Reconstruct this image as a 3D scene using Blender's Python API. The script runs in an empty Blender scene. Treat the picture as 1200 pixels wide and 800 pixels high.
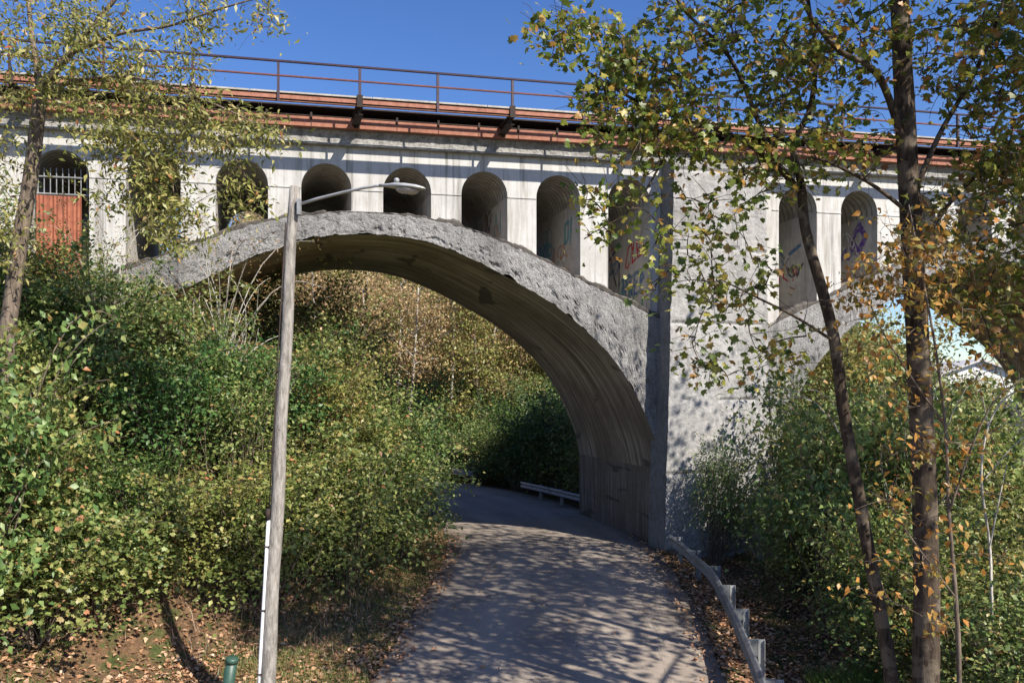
import bpy, math, random
import numpy as np
from mathutils import Vector, noise as mnoise

RNG = np.random.default_rng(7)
random.seed(7)
scene = bpy.context.scene
COL = scene.collection
R = math.radians

# ------------------------------------------------------------------ helpers
class MB:
    """collects verts, faces and uvs for one mesh object"""
    def __init__(self):
        self.v = []; self.f = []; self.uv = {}
    def add(self, verts, faces):
        n = len(self.v)
        self.v.extend([tuple(p) for p in verts])
        self.f.extend([tuple(i + n for i in f) for f in faces])
    def box(self, pts8):
        self.add(pts8, [(0,3,2,1),(4,5,6,7),(0,1,5,4),(1,2,6,5),(2,3,7,6),(3,0,4,7)])
    def abox(self, x0,x1,y0,y1,z0,z1, fn=None):
        p = [(x0,y0,z0),(x1,y0,z0),(x1,y1,z0),(x0,y1,z0),(x0,y0,z1),(x1,y0,z1),(x1,y1,z1),(x0,y1,z1)]
        if fn: p = [fn(*q) for q in p]
        self.box(p)
    def tube(self, pts, rad, sides=6, caps=True, wob=0.0):
        pts = [Vector(p) for p in pts]; n = len(pts)
        if not hasattr(rad, '__len__'): rad = [rad]*n
        base = len(self.v); u = None
        for i, p in enumerate(pts):
            d = (pts[min(i+1,n-1)] - pts[max(i-1,0)])
            if d.length < 1e-9: d = Vector((0,0,1))
            d.normalize()
            if u is None:
                u = d.cross(Vector((0.31,0.87,0.11)))
                if u.length < 1e-3: u = d.cross(Vector((1,0,0)))
            u = (u - d*u.dot(d)).normalized(); w = d.cross(u)
            for k in range(sides):
                a = 2*math.pi*k/sides
                r = rad[i]
                if wob: r *= 1 + wob*mnoise.noise(Vector((k*1.7, i*0.6, p.z)))
                self.v.append(tuple(p + (u*math.cos(a) + w*math.sin(a))*r))
        for i in range(n-1):
            for k in range(sides):
                a = base+i*sides+k; b = base+i*sides+(k+1)%sides
                self.f.append((a,b,b+sides,a+sides))
        if caps:
            self.f.append(tuple(base+k for k in range(sides))[::-1])
            self.f.append(tuple(base+(n-1)*sides+k for k in range(sides)))
    def grid(self, nu, nv, fn, uv=None):
        base = len(self.v)
        for j in range(nv):
            for i in range(nu):
                self.v.append(tuple(fn(i/(nu-1), j/(nv-1))))
                if uv: self.uv[len(self.v)-1] = uv(i/(nu-1), j/(nv-1))
        for j in range(nv-1):
            for i in range(nu-1):
                a = base+j*nu+i
                self.f.append((a,a+1,a+1+nu,a+nu))
    def build(self, name, mat, parent=None, smooth=False):
        me = bpy.data.meshes.new(name)
        me.from_pydata(self.v, [], self.f)
        if self.uv:
            l = me.uv_layers.new(name='UVMap')
            vi = np.empty(len(me.loops), dtype=np.int32); me.loops.foreach_get('vertex_index', vi)
            arr = np.zeros((len(self.v),2), dtype=np.float32)
            for k, q in self.uv.items(): arr[k] = q
            l.data.foreach_set('uv', arr[vi].ravel())
        me.materials.append(mat)
        if smooth: me.polygons.foreach_set('use_smooth', [True]*len(me.polygons))
        me.update()
        o = bpy.data.objects.new(name, me); COL.objects.link(o)
        if parent: o.parent = parent
        return o

def tag(o, label=None, cat=None, group=None, kind=None):
    if label: o['label'] = label
    if cat: o['category'] = cat
    if group: o['group'] = group
    if kind: o['kind'] = kind
    return o
def thing(name, label, cat, loc=(0,0,0), group=None):
    o = bpy.data.objects.new(name, None); COL.objects.link(o); o.location = loc
    return tag(o, label, cat, group)
def copy_tree(o, parent=None):
    c = o.copy(); COL.objects.link(c)
    if parent: c.parent = parent
    for ch in KIDS.get(o.name, []): copy_tree(ch, c)
    return c
KIDS = {}
def kids(o, *ch):
    KIDS.setdefault(o.name, []).extend(ch)

def mesh_np(name, verts, faces, mat):
    """faces (M,k) array -> mesh"""
    me = bpy.data.meshes.new(name)
    k = faces.shape[1]; m = len(faces)
    me.vertices.add(len(verts)); me.vertices.foreach_set('co', verts.astype(np.float32).ravel())
    me.loops.add(m*k); me.loops.foreach_set('vertex_index', faces.astype(np.int32).ravel())
    me.polygons.add(m); me.polygons.foreach_set('loop_start', np.arange(0,m*k,k,dtype=np.int32))
    me.polygons.foreach_set('loop_total', np.full(m,k,dtype=np.int32))
    me.update(calc_edges=True); me.validate()
    me.materials.append(mat)
    return me
def obj_from(name, me, parent=None):
    o = bpy.data.objects.new(name, me); COL.objects.link(o)
    if parent: o.parent = parent
    return o

# leaf templates: x across, y along, z up (fold / droop); triangles
LEAF_OVAL = (np.array([(0,0,0),(-.30,.42,.07),(0,.5,0),(.30,.42,.07),(0,1,-.10)],float),
             np.array([(0,2,1),(0,3,2),(1,2,4),(2,3,4)]))
LEAF_NARROW = (np.array([(0,0,0),(-.17,.45,.03),(.17,.45,.03),(0,1,-.12)],float), np.array([(0,2,1),(1,2,3)]))
def _lobed():
    o = [(0,0),(.28,-.10),(.62,.18),(.42,.30),(.60,.62),(.28,.58),(0,1.0),(-.28,.58),(-.60,.62),(-.42,.30),(-.62,.18),(-.28,-.10)]
    v = [(0,.36,0)] + [(x,y,.05-.22*abs(x)-.12*max(0,y-.4)) for x,y in o]
    f = [(0,1+i,1+(i+1)%12) for i in range(12)]
    return np.array(v,float), np.array(f)[:, ::-1]
LEAF_LOBED = _lobed()
def leaves(tpl, cen, nrm, size, rng=RNG, droop=None):
    tv, tf = tpl; n = len(cen)
    nrm = nrm/np.maximum(np.linalg.norm(nrm,axis=1,keepdims=True),1e-6)
    r = rng.normal(size=(n,3))
    if droop is not None: r = r + droop
    yv = r - nrm*np.sum(r*nrm,axis=1,keepdims=True)
    yv /= np.maximum(np.linalg.norm(yv,axis=1,keepdims=True),1e-6)
    xv = np.cross(yv, nrm)
    s = np.asarray(size).reshape(-1,1) if np.ndim(size) else np.full((n,1),size)
    bend = rng.uniform(.3,2.2,size=(n,1,1))
    V = (tv[None,:,0:1]*xv[:,None,:] + (tv[None,:,1:2])*yv[:,None,:] + tv[None,:,2:3]*bend*nrm[:,None,:])*s[:,None,:] + cen[:,None,:]
    F = tf[None,:,:] + (np.arange(n)*len(tv))[:,None,None]
    return V.reshape(-1,3), F.reshape(-1,3)

# ------------------------------------------------------------------ materials
def mat(name):
    m = bpy.data.materials.new(name); m.use_nodes = True
    nt = m.node_tree; b = nt.nodes['Principled BSDF']
    return m, nt, b
def N(nt, typ, **kw):
    n = nt.nodes.new(typ)
    for k, v in kw.items():
        if k.startswith('_'): setattr(n, k[1:], v)
        else: n.inputs[k].default_value = v
    return n
def ramp(nt, fac, stops, interp='LINEAR'):
    r = nt.nodes.new('ShaderNodeValToRGB'); r.color_ramp.interpolation = interp
    e = r.color_ramp.elements
    while len(e) < len(stops): e.new(0.5)
    for i, (p, c) in enumerate(stops):
        e[i].position = p; e[i].color = (*c, 1) if len(c) == 3 else c
    nt.links.new(fac, r.inputs['Fac']); return r
def coords(nt, scale=(1,1,1), kind='Object'):
    tc = nt.nodes.new('ShaderNodeTexCoord'); mp = nt.nodes.new('ShaderNodeMapping')
    mp.inputs['Scale'].default_value = scale
    nt.links.new(tc.outputs[kind], mp.inputs['Vector']); return mp.outputs['Vector']
def noise_tex(nt, vec, scale, detail=6, rough=.6, dist=0):
    n = N(nt, 'ShaderNodeTexNoise', Scale=scale, Detail=detail, Roughness=rough, Distortion=dist)
    nt.links.new(vec, n.inputs['Vector']); return n.outputs['Fac']
def mix(nt, fac, a, b, blend='MIX'):
    n = nt.nodes.new('ShaderNodeMix'); n.data_type = 'RGBA'; n.blend_type = blend
    def put(sock, v):
        if hasattr(v, 'is_output') or isinstance(v, bpy.types.NodeSocket): nt.links.new(v, sock)
        else: sock.default_value = (*v,1) if isinstance(v, tuple) and len(v)==3 else v
    put(n.inputs[0], fac); put(n.inputs[6], a); put(n.inputs[7], b)
    return n.outputs[2]
def bump(nt, b, height, strength, dist, prev=None):
    n = N(nt, 'ShaderNodeBump', Strength=strength, Distance=dist)
    nt.links.new(height, n.inputs['Height'])
    if prev: nt.links.new(prev, n.inputs['Normal'])
    nt.links.new(n.outputs['Normal'], b.inputs['Normal']); return n.outputs['Normal']

def m_white_concrete():
    m, nt, b = mat('whitewashed_concrete')
    v = coords(nt); big = noise_tex(nt, v, .7, 8, .65)
    vs = coords(nt, (2.2,2.2,.22)); streak = noise_tex(nt, vs, 2.0, 7, .7)
    fine = noise_tex(nt, v, 14, 6, .7)
    c = ramp(nt, big, [(.25,(.37,.36,.34)),(.5,(.48,.475,.46)),(.75,(.55,.548,.535))]).outputs[0]
    s = ramp(nt, streak, [(.49,(0,0,0)),(.70,(1,1,1))]).outputs[0]
    c = mix(nt, s, c, (.30,.28,.25))
    vd = coords(nt, (3.2,3.2,.12)); dk = noise_tex(nt, vd, 1.3, 5, .65)
    c = mix(nt, ramp(nt, dk, [(.55,(0,0,0)),(.68,(.8,.8,.8))]).outputs[0], c, (.17,.16,.145))
    f = ramp(nt, fine, [(.62,(0,0,0)),(.78,(.55,.55,.55))]).outputs[0]
    c = mix(nt, f, c, (.33,.32,.30))
    # faint formwork board joints
    sep = nt.nodes.new('ShaderNodeSeparateXYZ'); nt.links.new(v, sep.inputs[0])
    mul = N(nt,'ShaderNodeMath',_operation='MULTIPLY'); mul.inputs[1].default_value = 1/.42; nt.links.new(sep.outputs[2], mul.inputs[0])
    fr = N(nt,'ShaderNodeMath',_operation='FRACT'); nt.links.new(mul.outputs[0], fr.inputs[0])
    ln = ramp(nt, fr.outputs[0], [(0,(1,1,1)),(.045,(0,0,0))]).outputs[0]
    br = noise_tex(nt, v, 2.3, 3, .5)
    brk = ramp(nt, br, [(.45,(0,0,0)),(.6,(.45,.45,.45))]).outputs[0]
    j = mix(nt, 1.0, ln, brk, 'MULTIPLY')
    c = mix(nt, j, c, (.34,.32,.30))
    nt.links.new(c, b.inputs['Base Color']); b.inputs['Roughness'].default_value = .85
    n1 = bump(nt, b, fine, .5, .012); bump(nt, b, big, .4, .04, n1)
    return m
def m_rough(name, lo, hi, scale=9, depth=.05):
    m, nt, b = mat(name); v = coords(nt)
    big = noise_tex(nt, v, .55, 8, .65); mid = noise_tex(nt, v, scale, 9, .72, .3)
    vo = N(nt, 'ShaderNodeTexVoronoi', Scale=scale*1.6, Randomness=1.0); nt.links.new(v, vo.inputs['Vector'])
    c = ramp(nt, mid, [(.28,lo),(.5,tuple((x+y)/2 for x,y in zip(lo,hi))),(.72,hi)]).outputs[0]
    st = ramp(nt, big, [(.50,(0,0,0)),(.72,(.6,.6,.6))]).outputs[0]
    c = mix(nt, st, c, tuple(x*.62 for x in lo))
    vs = coords(nt, (1.6,1.6,.16)); streak = noise_tex(nt, vs, 1.7, 6, .7)
    s2 = ramp(nt, streak, [(.52,(0,0,0)),(.70,(.65,.65,.65))]).outputs[0]
    c = mix(nt, s2, c, tuple(x*.55 for x in lo))
    nt.links.new(c, b.inputs['Base Color']); b.inputs['Roughness'].default_value = .95
    b.inputs['Specular IOR Level'].default_value = .2
    n1 = bump(nt, b, mid, .9, depth); bump(nt, b, vo.outputs['Distance'], .5, depth*.6, n1)
    return m
def m_soffit(name='boarded_soffit', lo=(.07,.05,.032), hi=(.66,.57,.44)):
    m, nt, b = mat(name)
    v = coords(nt, (.16,5.0,1), 'UV'); a = noise_tex(nt, v, 1.0, 8, .72)
    v2 = coords(nt, (.35,.35,1), 'UV'); bl = noise_tex(nt, v2, 1.0, 5, .6)
    v3 = coords(nt, (2,14,1), 'UV'); fi = noise_tex(nt, v3, 1.5, 5, .7)
    c = ramp(nt, a, [(.36,lo),(.48,tuple(.6*x+.4*y for x,y in zip(lo,hi))),(.60,hi)]).outputs[0]
    d = ramp(nt, bl, [(.42,(0,0,0)),(.62,(.75,.75,.75))]).outputs[0]
    c = mix(nt, d, c, (.15,.11,.07))
    v4 = coords(nt, (.9,.5,1), 'UV'); bp = noise_tex(nt, v4, .8, 3, .5, .6)
    c = mix(nt, ramp(nt, bp, [(.64,(0,0,0)),(.67,(.85,.85,.85))]).outputs[0], c, (.035,.03,.026))
    c = mix(nt, .25, c, ramp(nt, fi, [(.3,(.05,.04,.03)),(.7,(.40,.36,.3))]).outputs[0])
    nt.links.new(c, b.inputs['Base Color']); b.inputs['Roughness'].default_value = .9
    n1 = bump(nt, b, a, .7, .03); bump(nt, b, fi, .4, .008, n1)
    return m
def m_vault():
    m, nt, b = mat('vault_concrete')
    v = coords(nt, (1,1,1), 'UV')
    w = N(nt, 'ShaderNodeTexWave', Scale=1.3, Distortion=.6, Detail=2.0); w.wave_type='BANDS'; w.bands_direction='Y'
    nt.links.new(v, w.inputs['Vector'])
    nz = noise_tex(nt, v, 2.5, 7, .65)
    c = ramp(nt, nz, [(.3,(.20,.19,.17)),(.7,(.42,.41,.38))]).outputs[0]
    l = ramp(nt, w.outputs['Fac'], [(.0,(.8,.8,.8)),(.25,(0,0,0))]).outputs[0]
    c = mix(nt, l, c, (.10,.09,.085))
    nt.links.new(c, b.inputs['Base Color']); b.inputs['Roughness'].default_value = .9
    bump(nt, b, w.outputs['Fac'], .5, .02)
    return m
def m_metal(name, col, col2, rough=.7, metallic=.0, scale=6):
    m, nt, b = mat(name); v = coords(nt)
    n = noise_tex(nt, v, scale, 7, .7); n2 = noise_tex(nt, v, scale*.2, 4, .6)
    c = ramp(nt, n, [(.35,col),(.65,col2)]).outputs[0]
    c = mix(nt, ramp(nt, n2, [(.5,(0,0,0)),(.75,(.5,.5,.5))]).outputs[0], c, tuple(x*.5 for x in col))
    nt.links.new(c, b.inputs['Base Color']); b.inputs['Roughness'].default_value = rough
    b.inputs['Metallic'].default_value = metallic
    bump(nt, b, n, .3, .004); return m
def m_bark(name, lo, hi, scale=5, patch=None):
    m, nt, b = mat(name); v = coords(nt, (1,1,.22)); v1 = coords(nt)
    n = noise_tex(nt, v, scale*3, 8, .7, .4); p = noise_tex(nt, v1, 3.2, 5, .6)
    c = ramp(nt, n, [(.36,lo),(.62,hi)]).outputs[0]
    if patch: c = mix(nt, ramp(nt, p, [(.50,(0,0,0)),(.57,(.85,.85,.85))]).outputs[0], c, patch)
    nt.links.new(c, b.inputs['Base Color']); b.inputs['Roughness'].default_value = .95
    b.inputs['Specular IOR Level'].default_value = .15
    bump(nt, b, n, .9, .025); return m
def m_leaf(name, stops, trans=.35, objvar=.3):
    m, nt, b = mat(name)
    g = nt.nodes.new('ShaderNodeNewGeometry'); oi = nt.nodes.new('ShaderNodeObjectInfo')
    r = ramp(nt, g.outputs['Random Per Island'], stops)
    hs = nt.nodes.new('ShaderNodeHueSaturation')
    mr = N(nt, 'ShaderNodeMapRange'); nt.links.new(oi.outputs['Random'], mr.inputs['Value'])
    mr.inputs['To Min'].default_value = .5-.035*objvar/.3; mr.inputs['To Max'].default_value = .5+.03*objvar/.3
    nt.links.new(mr.outputs[0], hs.inputs['Hue'])
    nt.links.new(r.outputs[0], hs.inputs['Color'])
    # mottling across each blade
    v = coords(nt); n = noise_tex(nt, v, 22, 3, .6)
    mm = N(nt, 'ShaderNodeMapRange'); nt.links.new(n, mm.inputs['Value']); mm.inputs['From Min'].default_value=.3; mm.inputs['From Max'].default_value=.7
    mm.inputs['To Min'].default_value = .72; mm.inputs['To Max'].default_value = 1.25
    nt.links.new(mm.outputs[0], hs.inputs['Value'])
    nt.links.new(hs.outputs[0], b.inputs['Base Color']); b.inputs['Roughness'].default_value = .42
    b.inputs['Specular IOR Level'].default_value = .4
    t = nt.nodes.new('ShaderNodeBsdfTranslucent'); nt.links.new(hs.outputs[0], t.inputs['Color'])
    mx = nt.nodes.new('ShaderNodeMixShader'); mx.inputs[0].default_value = trans
    nt.links.new(b.outputs[0], mx.inputs[1]); nt.links.new(t.outputs[0], mx.inputs[2])
    nt.links.new(mx.outputs[0], nt.nodes['Material Output'].inputs['Surface'])
    return m
def m_paint(name, col):
    m, nt, b = mat(name); v = coords(nt); n = noise_tex(nt, v, 7, 6, .7)
    c = ramp(nt, n, [(.40,(.26,.25,.23)),(.52,col)]).outputs[0]
    nt.links.new(c, b.inputs['Base Color']); b.inputs['Roughness'].default_value = .6
    return m

M = {}
M['white'] = m_white_concrete()
M['ring'] = m_rough('spalled_ring_concrete', (.10,.098,.098), (.43,.42,.415), 15, .045)
M['ledge_dark'] = m_rough('dark_ledge_band', (.05,.045,.04), (.17,.155,.14), 7, .03)
M['pier_side'] = m_rough('shaded_stained_pier_side', (.15,.145,.14), (.30,.29,.28), 5, .03)  # darker stained copy of the pier concrete, the side's shade put into its colour
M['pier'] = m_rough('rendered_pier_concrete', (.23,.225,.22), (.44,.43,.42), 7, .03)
M['cornice'] = m_rough('spalled_cornice_concrete', (.15,.147,.14), (.46,.45,.43), 7, .05)
M['soffit'] = m_soffit()
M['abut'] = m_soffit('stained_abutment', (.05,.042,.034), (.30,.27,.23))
M['vault'] = m_vault()
M['jamb'] = m_rough('stained_jamb_concrete', (.34,.325,.30), (.52,.50,.47), 2.5, .01)
M['rust'] = m_metal('salmon_rusted_steel', (.26,.10,.06), (.38,.175,.12), .85)
M['plank'] = m_metal('weathered_plank', (.30,.28,.25), (.46,.44,.40), .9)
M['dark_steel'] = m_metal('dark_rusty_steel', (.018,.012,.010), (.05,.03,.022), .85)
M['rail'] = m_metal('purple_brown_painted_rail', (.020,.010,.026), (.05,.022,.035), .6)
M['rail_rust'] = m_metal('rust_red_rail', (.11,.035,.03), (.19,.065,.045), .7)
M['panel_rust'] = m_metal('rust_brown_sheet', (.22,.065,.035), (.36,.12,.065), .8, 0, 4)
M['galv'] = m_metal('galvanised_steel', (.24,.255,.27), (.40,.42,.44), .42, .65, 5)
M['galv_dull'] = m_metal('dull_galvanised_steel', (.25,.26,.27), (.38,.39,.40), .6, .3, 8)
M['lamp_metal'] = m_metal('grey_lamp_aluminium', (.36,.37,.37), (.5,.51,.5), .5, .3)
M['conduit'] = m_metal('pale_conduit', (.62,.63,.66), (.74,.75,.78), .45)
M['green_plastic'] = m_metal('green_marker_plastic', (.022,.060,.042), (.035,.080,.058), .45)
M['bark_dark'] = m_bark('dark_furrowed_bark', (.022,.016,.012), (.095,.072,.053), 5, (.15,.12,.09))
M['bark_grey'] = m_bark('grey_brown_bark', (.08,.062,.048), (.24,.19,.15), 5)
M['bark_pale'] = m_bark('pale_smooth_bark', (.30,.27,.23), (.55,.52,.47), 4)
M['twig'] = m_bark('brown_twigs', (.06,.045,.034), (.15,.12,.09), 4)
M['pole_wood'] = m_bark('weathered_pole_wood', (.15,.137,.122), (.36,.335,.305), 6)
G1=[(0,(.07,.115,.03)),(.35,(.13,.20,.055)),(.7,(.235,.30,.09)),(.92,(.36,.37,.14)),(.98,(.42,.28,.11)),(1,(.44,.26,.10))]
M['leaf_green'] = m_leaf('shrub_leaf_green', G1)
M['leaf_deep'] = m_leaf('shrub_leaf_deep', [(0,(0.041,0.088,0.024)),(.5,(0.081,0.155,0.041)),(.85,(0.135,0.216,0.057)),(1,(0.216,0.257,0.081))])
M['leaf_yellow'] = m_leaf('shrub_leaf_yellowing', [(0,(.11,.145,.035)),(.4,(.19,.24,.06)),(.8,(.30,.32,.10)),(.955,(.42,.38,.13)),(.985,(.42,.26,.09)),(1,(.40,.18,.07))])
M['leaf_brown'] = m_leaf('shrub_leaf_browning', [(0,(0.098,0.126,0.035)),(.3,(0.182,0.182,0.056)),(.6,(0.266,0.168,0.070)),(.85,(0.364,0.182,0.077)),(1,(0.140,0.084,0.049))])
M['leaf_lobed'] = m_leaf('broad_lobed_leaf', [(0,(0.073,0.116,0.020)),(.3,(0.146,0.189,0.032)),(.62,(0.268,0.287,0.055)),(.82,(0.403,0.342,0.079)),(.93,(0.439,0.232,0.061)),(1,(0.232,0.122,0.049))], .42, .1)
M['leaf_orange'] = m_leaf('orange_drooping_leaf', [(0,(.15,.16,.04)),(.25,(.32,.25,.06)),(.6,(.52,.31,.08)),(.88,(.52,.23,.05)),(1,(.24,.12,.04))], .42, .05)
M['leaf_left'] = m_leaf('small_yellow_green_leaf', [(0,(.11,.14,.03)),(.35,(.23,.25,.06)),(.7,(.38,.36,.11)),(.94,(.48,.43,.17)),(.985,(.40,.24,.08)),(1,(.42,.12,.06))], .42, .05)
M['leaf_hill'] = m_leaf('hillside_autumn_leaf', [(0,(0.224,0.190,0.090)),(.3,(0.381,0.314,0.146)),(.6,(0.515,0.370,0.190)),(.85,(0.582,0.358,0.190)),(1,(0.336,0.202,0.123))], .38, .12)
M['leaf_hill_green'] = m_leaf('hillside_green_leaf', [(0,(0.137,0.168,0.053)),(.4,(0.263,0.284,0.084)),(.75,(0.399,0.378,0.126)),(1,(0.504,0.367,0.137))], .38, .12)
M['litter'] = m_leaf('fallen_leaf', [(0,(.18,.10,.05)),(.35,(.36,.20,.10)),(.7,(.50,.31,.165)),(.9,(.58,.41,.26)),(1,(.15,.12,.06))], .1)
M['grass'] = m_leaf('grass_blade', [(0,(0.060,0.120,0.022)),(.5,(0.108,0.180,0.036)),(.8,(0.192,0.228,0.060)),(1,(0.360,0.300,0.144))], .3)
M['dry'] = m_leaf('dry_stalk', [(0,(.20,.145,.085)),(.5,(.32,.24,.15)),(1,(.12,.08,.05))], .15)

M['verge'] = m_leaf('verge_grass_blade', [(0,(.09,.11,.03)),(.4,(.17,.17,.05)),(.75,(.30,.26,.11)),(1,(.40,.31,.17))], .25)
def m_ground():
    m, nt, b = mat('leafy_earth'); v = coords(nt)
    a = noise_tex(nt, v, .35, 6, .6); f = noise_tex(nt, v, 9, 8, .75); w = noise_tex(nt, v, 2.0, 5, .6)
    c1 = ramp(nt, f, [(.3,(.05,.034,.022)),(.5,(.14,.085,.05)),(.7,(.30,.18,.10))]).outputs[0]
    c2 = ramp(nt, f, [(.3,(.035,.05,.016)),(.6,(.085,.10,.035)),(.8,(.15,.14,.06))]).outputs[0]
    k = ramp(nt, w, [(.48,(0,0,0)),(.62,(1,1,1))]).outputs[0]
    c = mix(nt, k, c1, c2)
    nt.links.new(c, b.inputs['Base Color']); b.inputs['Roughness'].default_value = 1
    b.inputs['Specular IOR Level'].default_value = .1
    bump(nt, b, f, 1.0, .06); return m
M['ground'] = m_ground()
def m_road():
    m, nt, b = mat('worn_pale_asphalt'); v = coords(nt)
    f = noise_tex(nt, v, 60, 6, .8); a = noise_tex(nt, v, .5, 6, .6)
    vu = coords(nt, (1,.06,1), 'UV'); s = noise_tex(nt, vu, 1.6, 6, .65)
    c = ramp(nt, f, [(.3,(.175,.145,.12)),(.5,(.28,.235,.195)),(.75,(.39,.33,.275))]).outputs[0]
    c = mix(nt, ramp(nt, a, [(.45,(0,0,0)),(.7,(.6,.6,.6))]).outputs[0], c, (.14,.12,.105))
    c = mix(nt, ramp(nt, s, [(.50,(0,0,0)),(.66,(.6,.6,.6))]).outputs[0], c, (.40,.34,.28))
    vo = N(nt, 'ShaderNodeTexVoronoi', Scale=.23, _feature='DISTANCE_TO_EDGE')
    dv = N(nt, 'ShaderNodeVectorMath', _operation='ADD')
    nn = N(nt, 'ShaderNodeTexNoise', Scale=1.4, Detail=5.0); nt.links.new(v, nn.inputs['Vector'])
    nt.links.new(v, dv.inputs[0]); nt.links.new(nn.outputs['Color'], dv.inputs[1]); nt.links.new(dv.outputs[0], vo.inputs['Vector'])
    cr = ramp(nt, vo.outputs['Distance'], [(.0,(.45,.45,.45)),(.006,(0,0,0))]).outputs[0]
    c = mix(nt, cr, c, (.07,.065,.06))
    tcu = nt.nodes.new('ShaderNodeTexCoord'); sp = nt.nodes.new('ShaderNodeSeparateXYZ'); nt.links.new(tcu.outputs['UV'], sp.inputs[0])
    ab = N(nt,'ShaderNodeMath',_operation='ABSOLUTE'); nt.links.new(sp.outputs[0], ab.inputs[0])
    nzz = N(nt,'ShaderNodeMath',_operation='MULTIPLY_ADD'); nt.links.new(a, nzz.inputs[0]); nzz.inputs[1].default_value = 1.1; nt.links.new(ab.outputs[0], nzz.inputs[2])
    dv_ = N(nt,'ShaderNodeMath',_operation='DIVIDE'); nt.links.new(nzz.outputs[0], dv_.inputs[0]); dv_.inputs[1].default_value = 4.2
    edge = ramp(nt, dv_.outputs[0], [(.74,(0,0,0)),(.93,(.85,.85,.85))]).outputs[0]
    c = mix(nt, edge, c, (.10,.078,.058))
    tr = ramp(nt, dv_.outputs[0], [(.28,(0,0,0)),(.36,(.35,.35,.35)),(.46,(.35,.35,.35)),(.56,(0,0,0))]).outputs[0]
    c = mix(nt, tr, c, (.41,.35,.29))
    sl = ramp(nt, s, [(.60,(0,0,0)),(.615,(.55,.55,.55)),(.63,(0,0,0))]).outputs[0]
    c = mix(nt, sl, c, (.09,.08,.07))
    nt.links.new(c, b.inputs['Base Color']); b.inputs['Roughness'].default_value = .9
    b.inputs['Specular IOR Level'].default_value = .25
    bump(nt, b, f, .5, .006); return m
M['road'] = m_road()
def m_water():
    m, nt, b = mat('creek_water'); v = coords(nt)
    n = noise_tex(nt, v, 1.4, 4, .6)
    b.inputs['Base Color'].default_value = (.018,.028,.032,1); b.inputs['Roughness'].default_value = .06
    bump(nt, b, n, .25, .05); return m
M['water'] = m_water()
def m_plain(name, col, rough=.7):
    m, nt, b = mat(name); v = coords(nt); n = noise_tex(nt, v, 3, 6, .65)
    c = ramp(nt, n, [(.3,tuple(x*.82 for x in col)),(.7,col)]).outputs[0]
    nt.links.new(c, b.inputs['Base Color']); b.inputs['Roughness'].default_value = rough; return m
M['siding'] = m_plain('white_siding', (.74,.73,.70)); M['roofing'] = m_plain('pale_metal_roof', (.56,.54,.52))
M['window'] = m_plain('dark_window_glass', (.03,.035,.04), .1); M['stone'] = m_plain('dark_retaining_stone', (.045,.047,.055), .9)
for nm, c in (('red',(.42,.02,.025)),('blue',(.06,.14,.26)),('green',(.04,.22,.12)),('teal',(.05,.26,.30)),('orange',(.40,.15,.06)),('purple',(.10,.04,.28)),('black',(.03,.03,.035)),('pale',(.55,.56,.55))):
    M['paint_'+nm] = m_paint('spray_paint_'+nm, c)

# ------------------------------------------------------------------ terrain and road
CL = [(-6,-30),(-2.6,-12),(-1.0,0),(.1,8),(.62,13.2),(.95,17),(1.2,21),(1.25,25),(.55,29.4),(-.75,33.6),(-2.6,37.2),(-6.0,41.2),(-11.5,45),(-20,48),(-34,50),(-70,50)]
def catmull(pts, n):
    out = []
    P = [np.array(p, float) for p in pts]; P = [2*P[0]-P[1]] + P + [2*P[-1]-P[-2]]
    for i in range(1, len(P)-2):
        for k in range(n):
            t = k/n; a, b, c, d = P[i-1], P[i], P[i+1], P[i+2]
            out.append(.5*((2*b)+(-a+c)*t+(2*a-5*b+4*c-d)*t*t+(-a+3*b-3*c+d)*t**3))
    out.append(P[-2]); return np.array(out)
CENT = catmull(CL, 8)
def half_w(y): return np.interp(y, [8,13,18,25,30,40], [3.0,3.05,3.22,3.35,3.25,3.2])
def road_dist(x, y):
    """signed side (+ right) and distance outside the road edge"""
    x = np.atleast_1d(np.asarray(x,float)); y = np.atleast_1d(np.asarray(y,float))
    best = np.full(x.shape, 1e9); side = np.ones(x.shape)
    for i in range(len(CENT)-1):
        a, b = CENT[i], CENT[i+1]; d = b-a; L2 = d@d
        t = np.clip(((x-a[0])*d[0]+(y-a[1])*d[1])/L2, 0, 1)
        qx = x-(a[0]+t*d[0]); qy = y-(a[1]+t*d[1]); dd = np.hypot(qx,qy)
        s = np.where(d[1]*(x-a[0])-d[0]*(y-a[1])>0, 1., -1.)
        up = dd < best; best = np.where(up, dd, best); side = np.where(up, s, side)
    return side, best-half_w(y)
def ss(a, b, x):
    t = np.clip((x-a)/(b-a), 0, 1); return t*t*(3-2*t)
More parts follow.
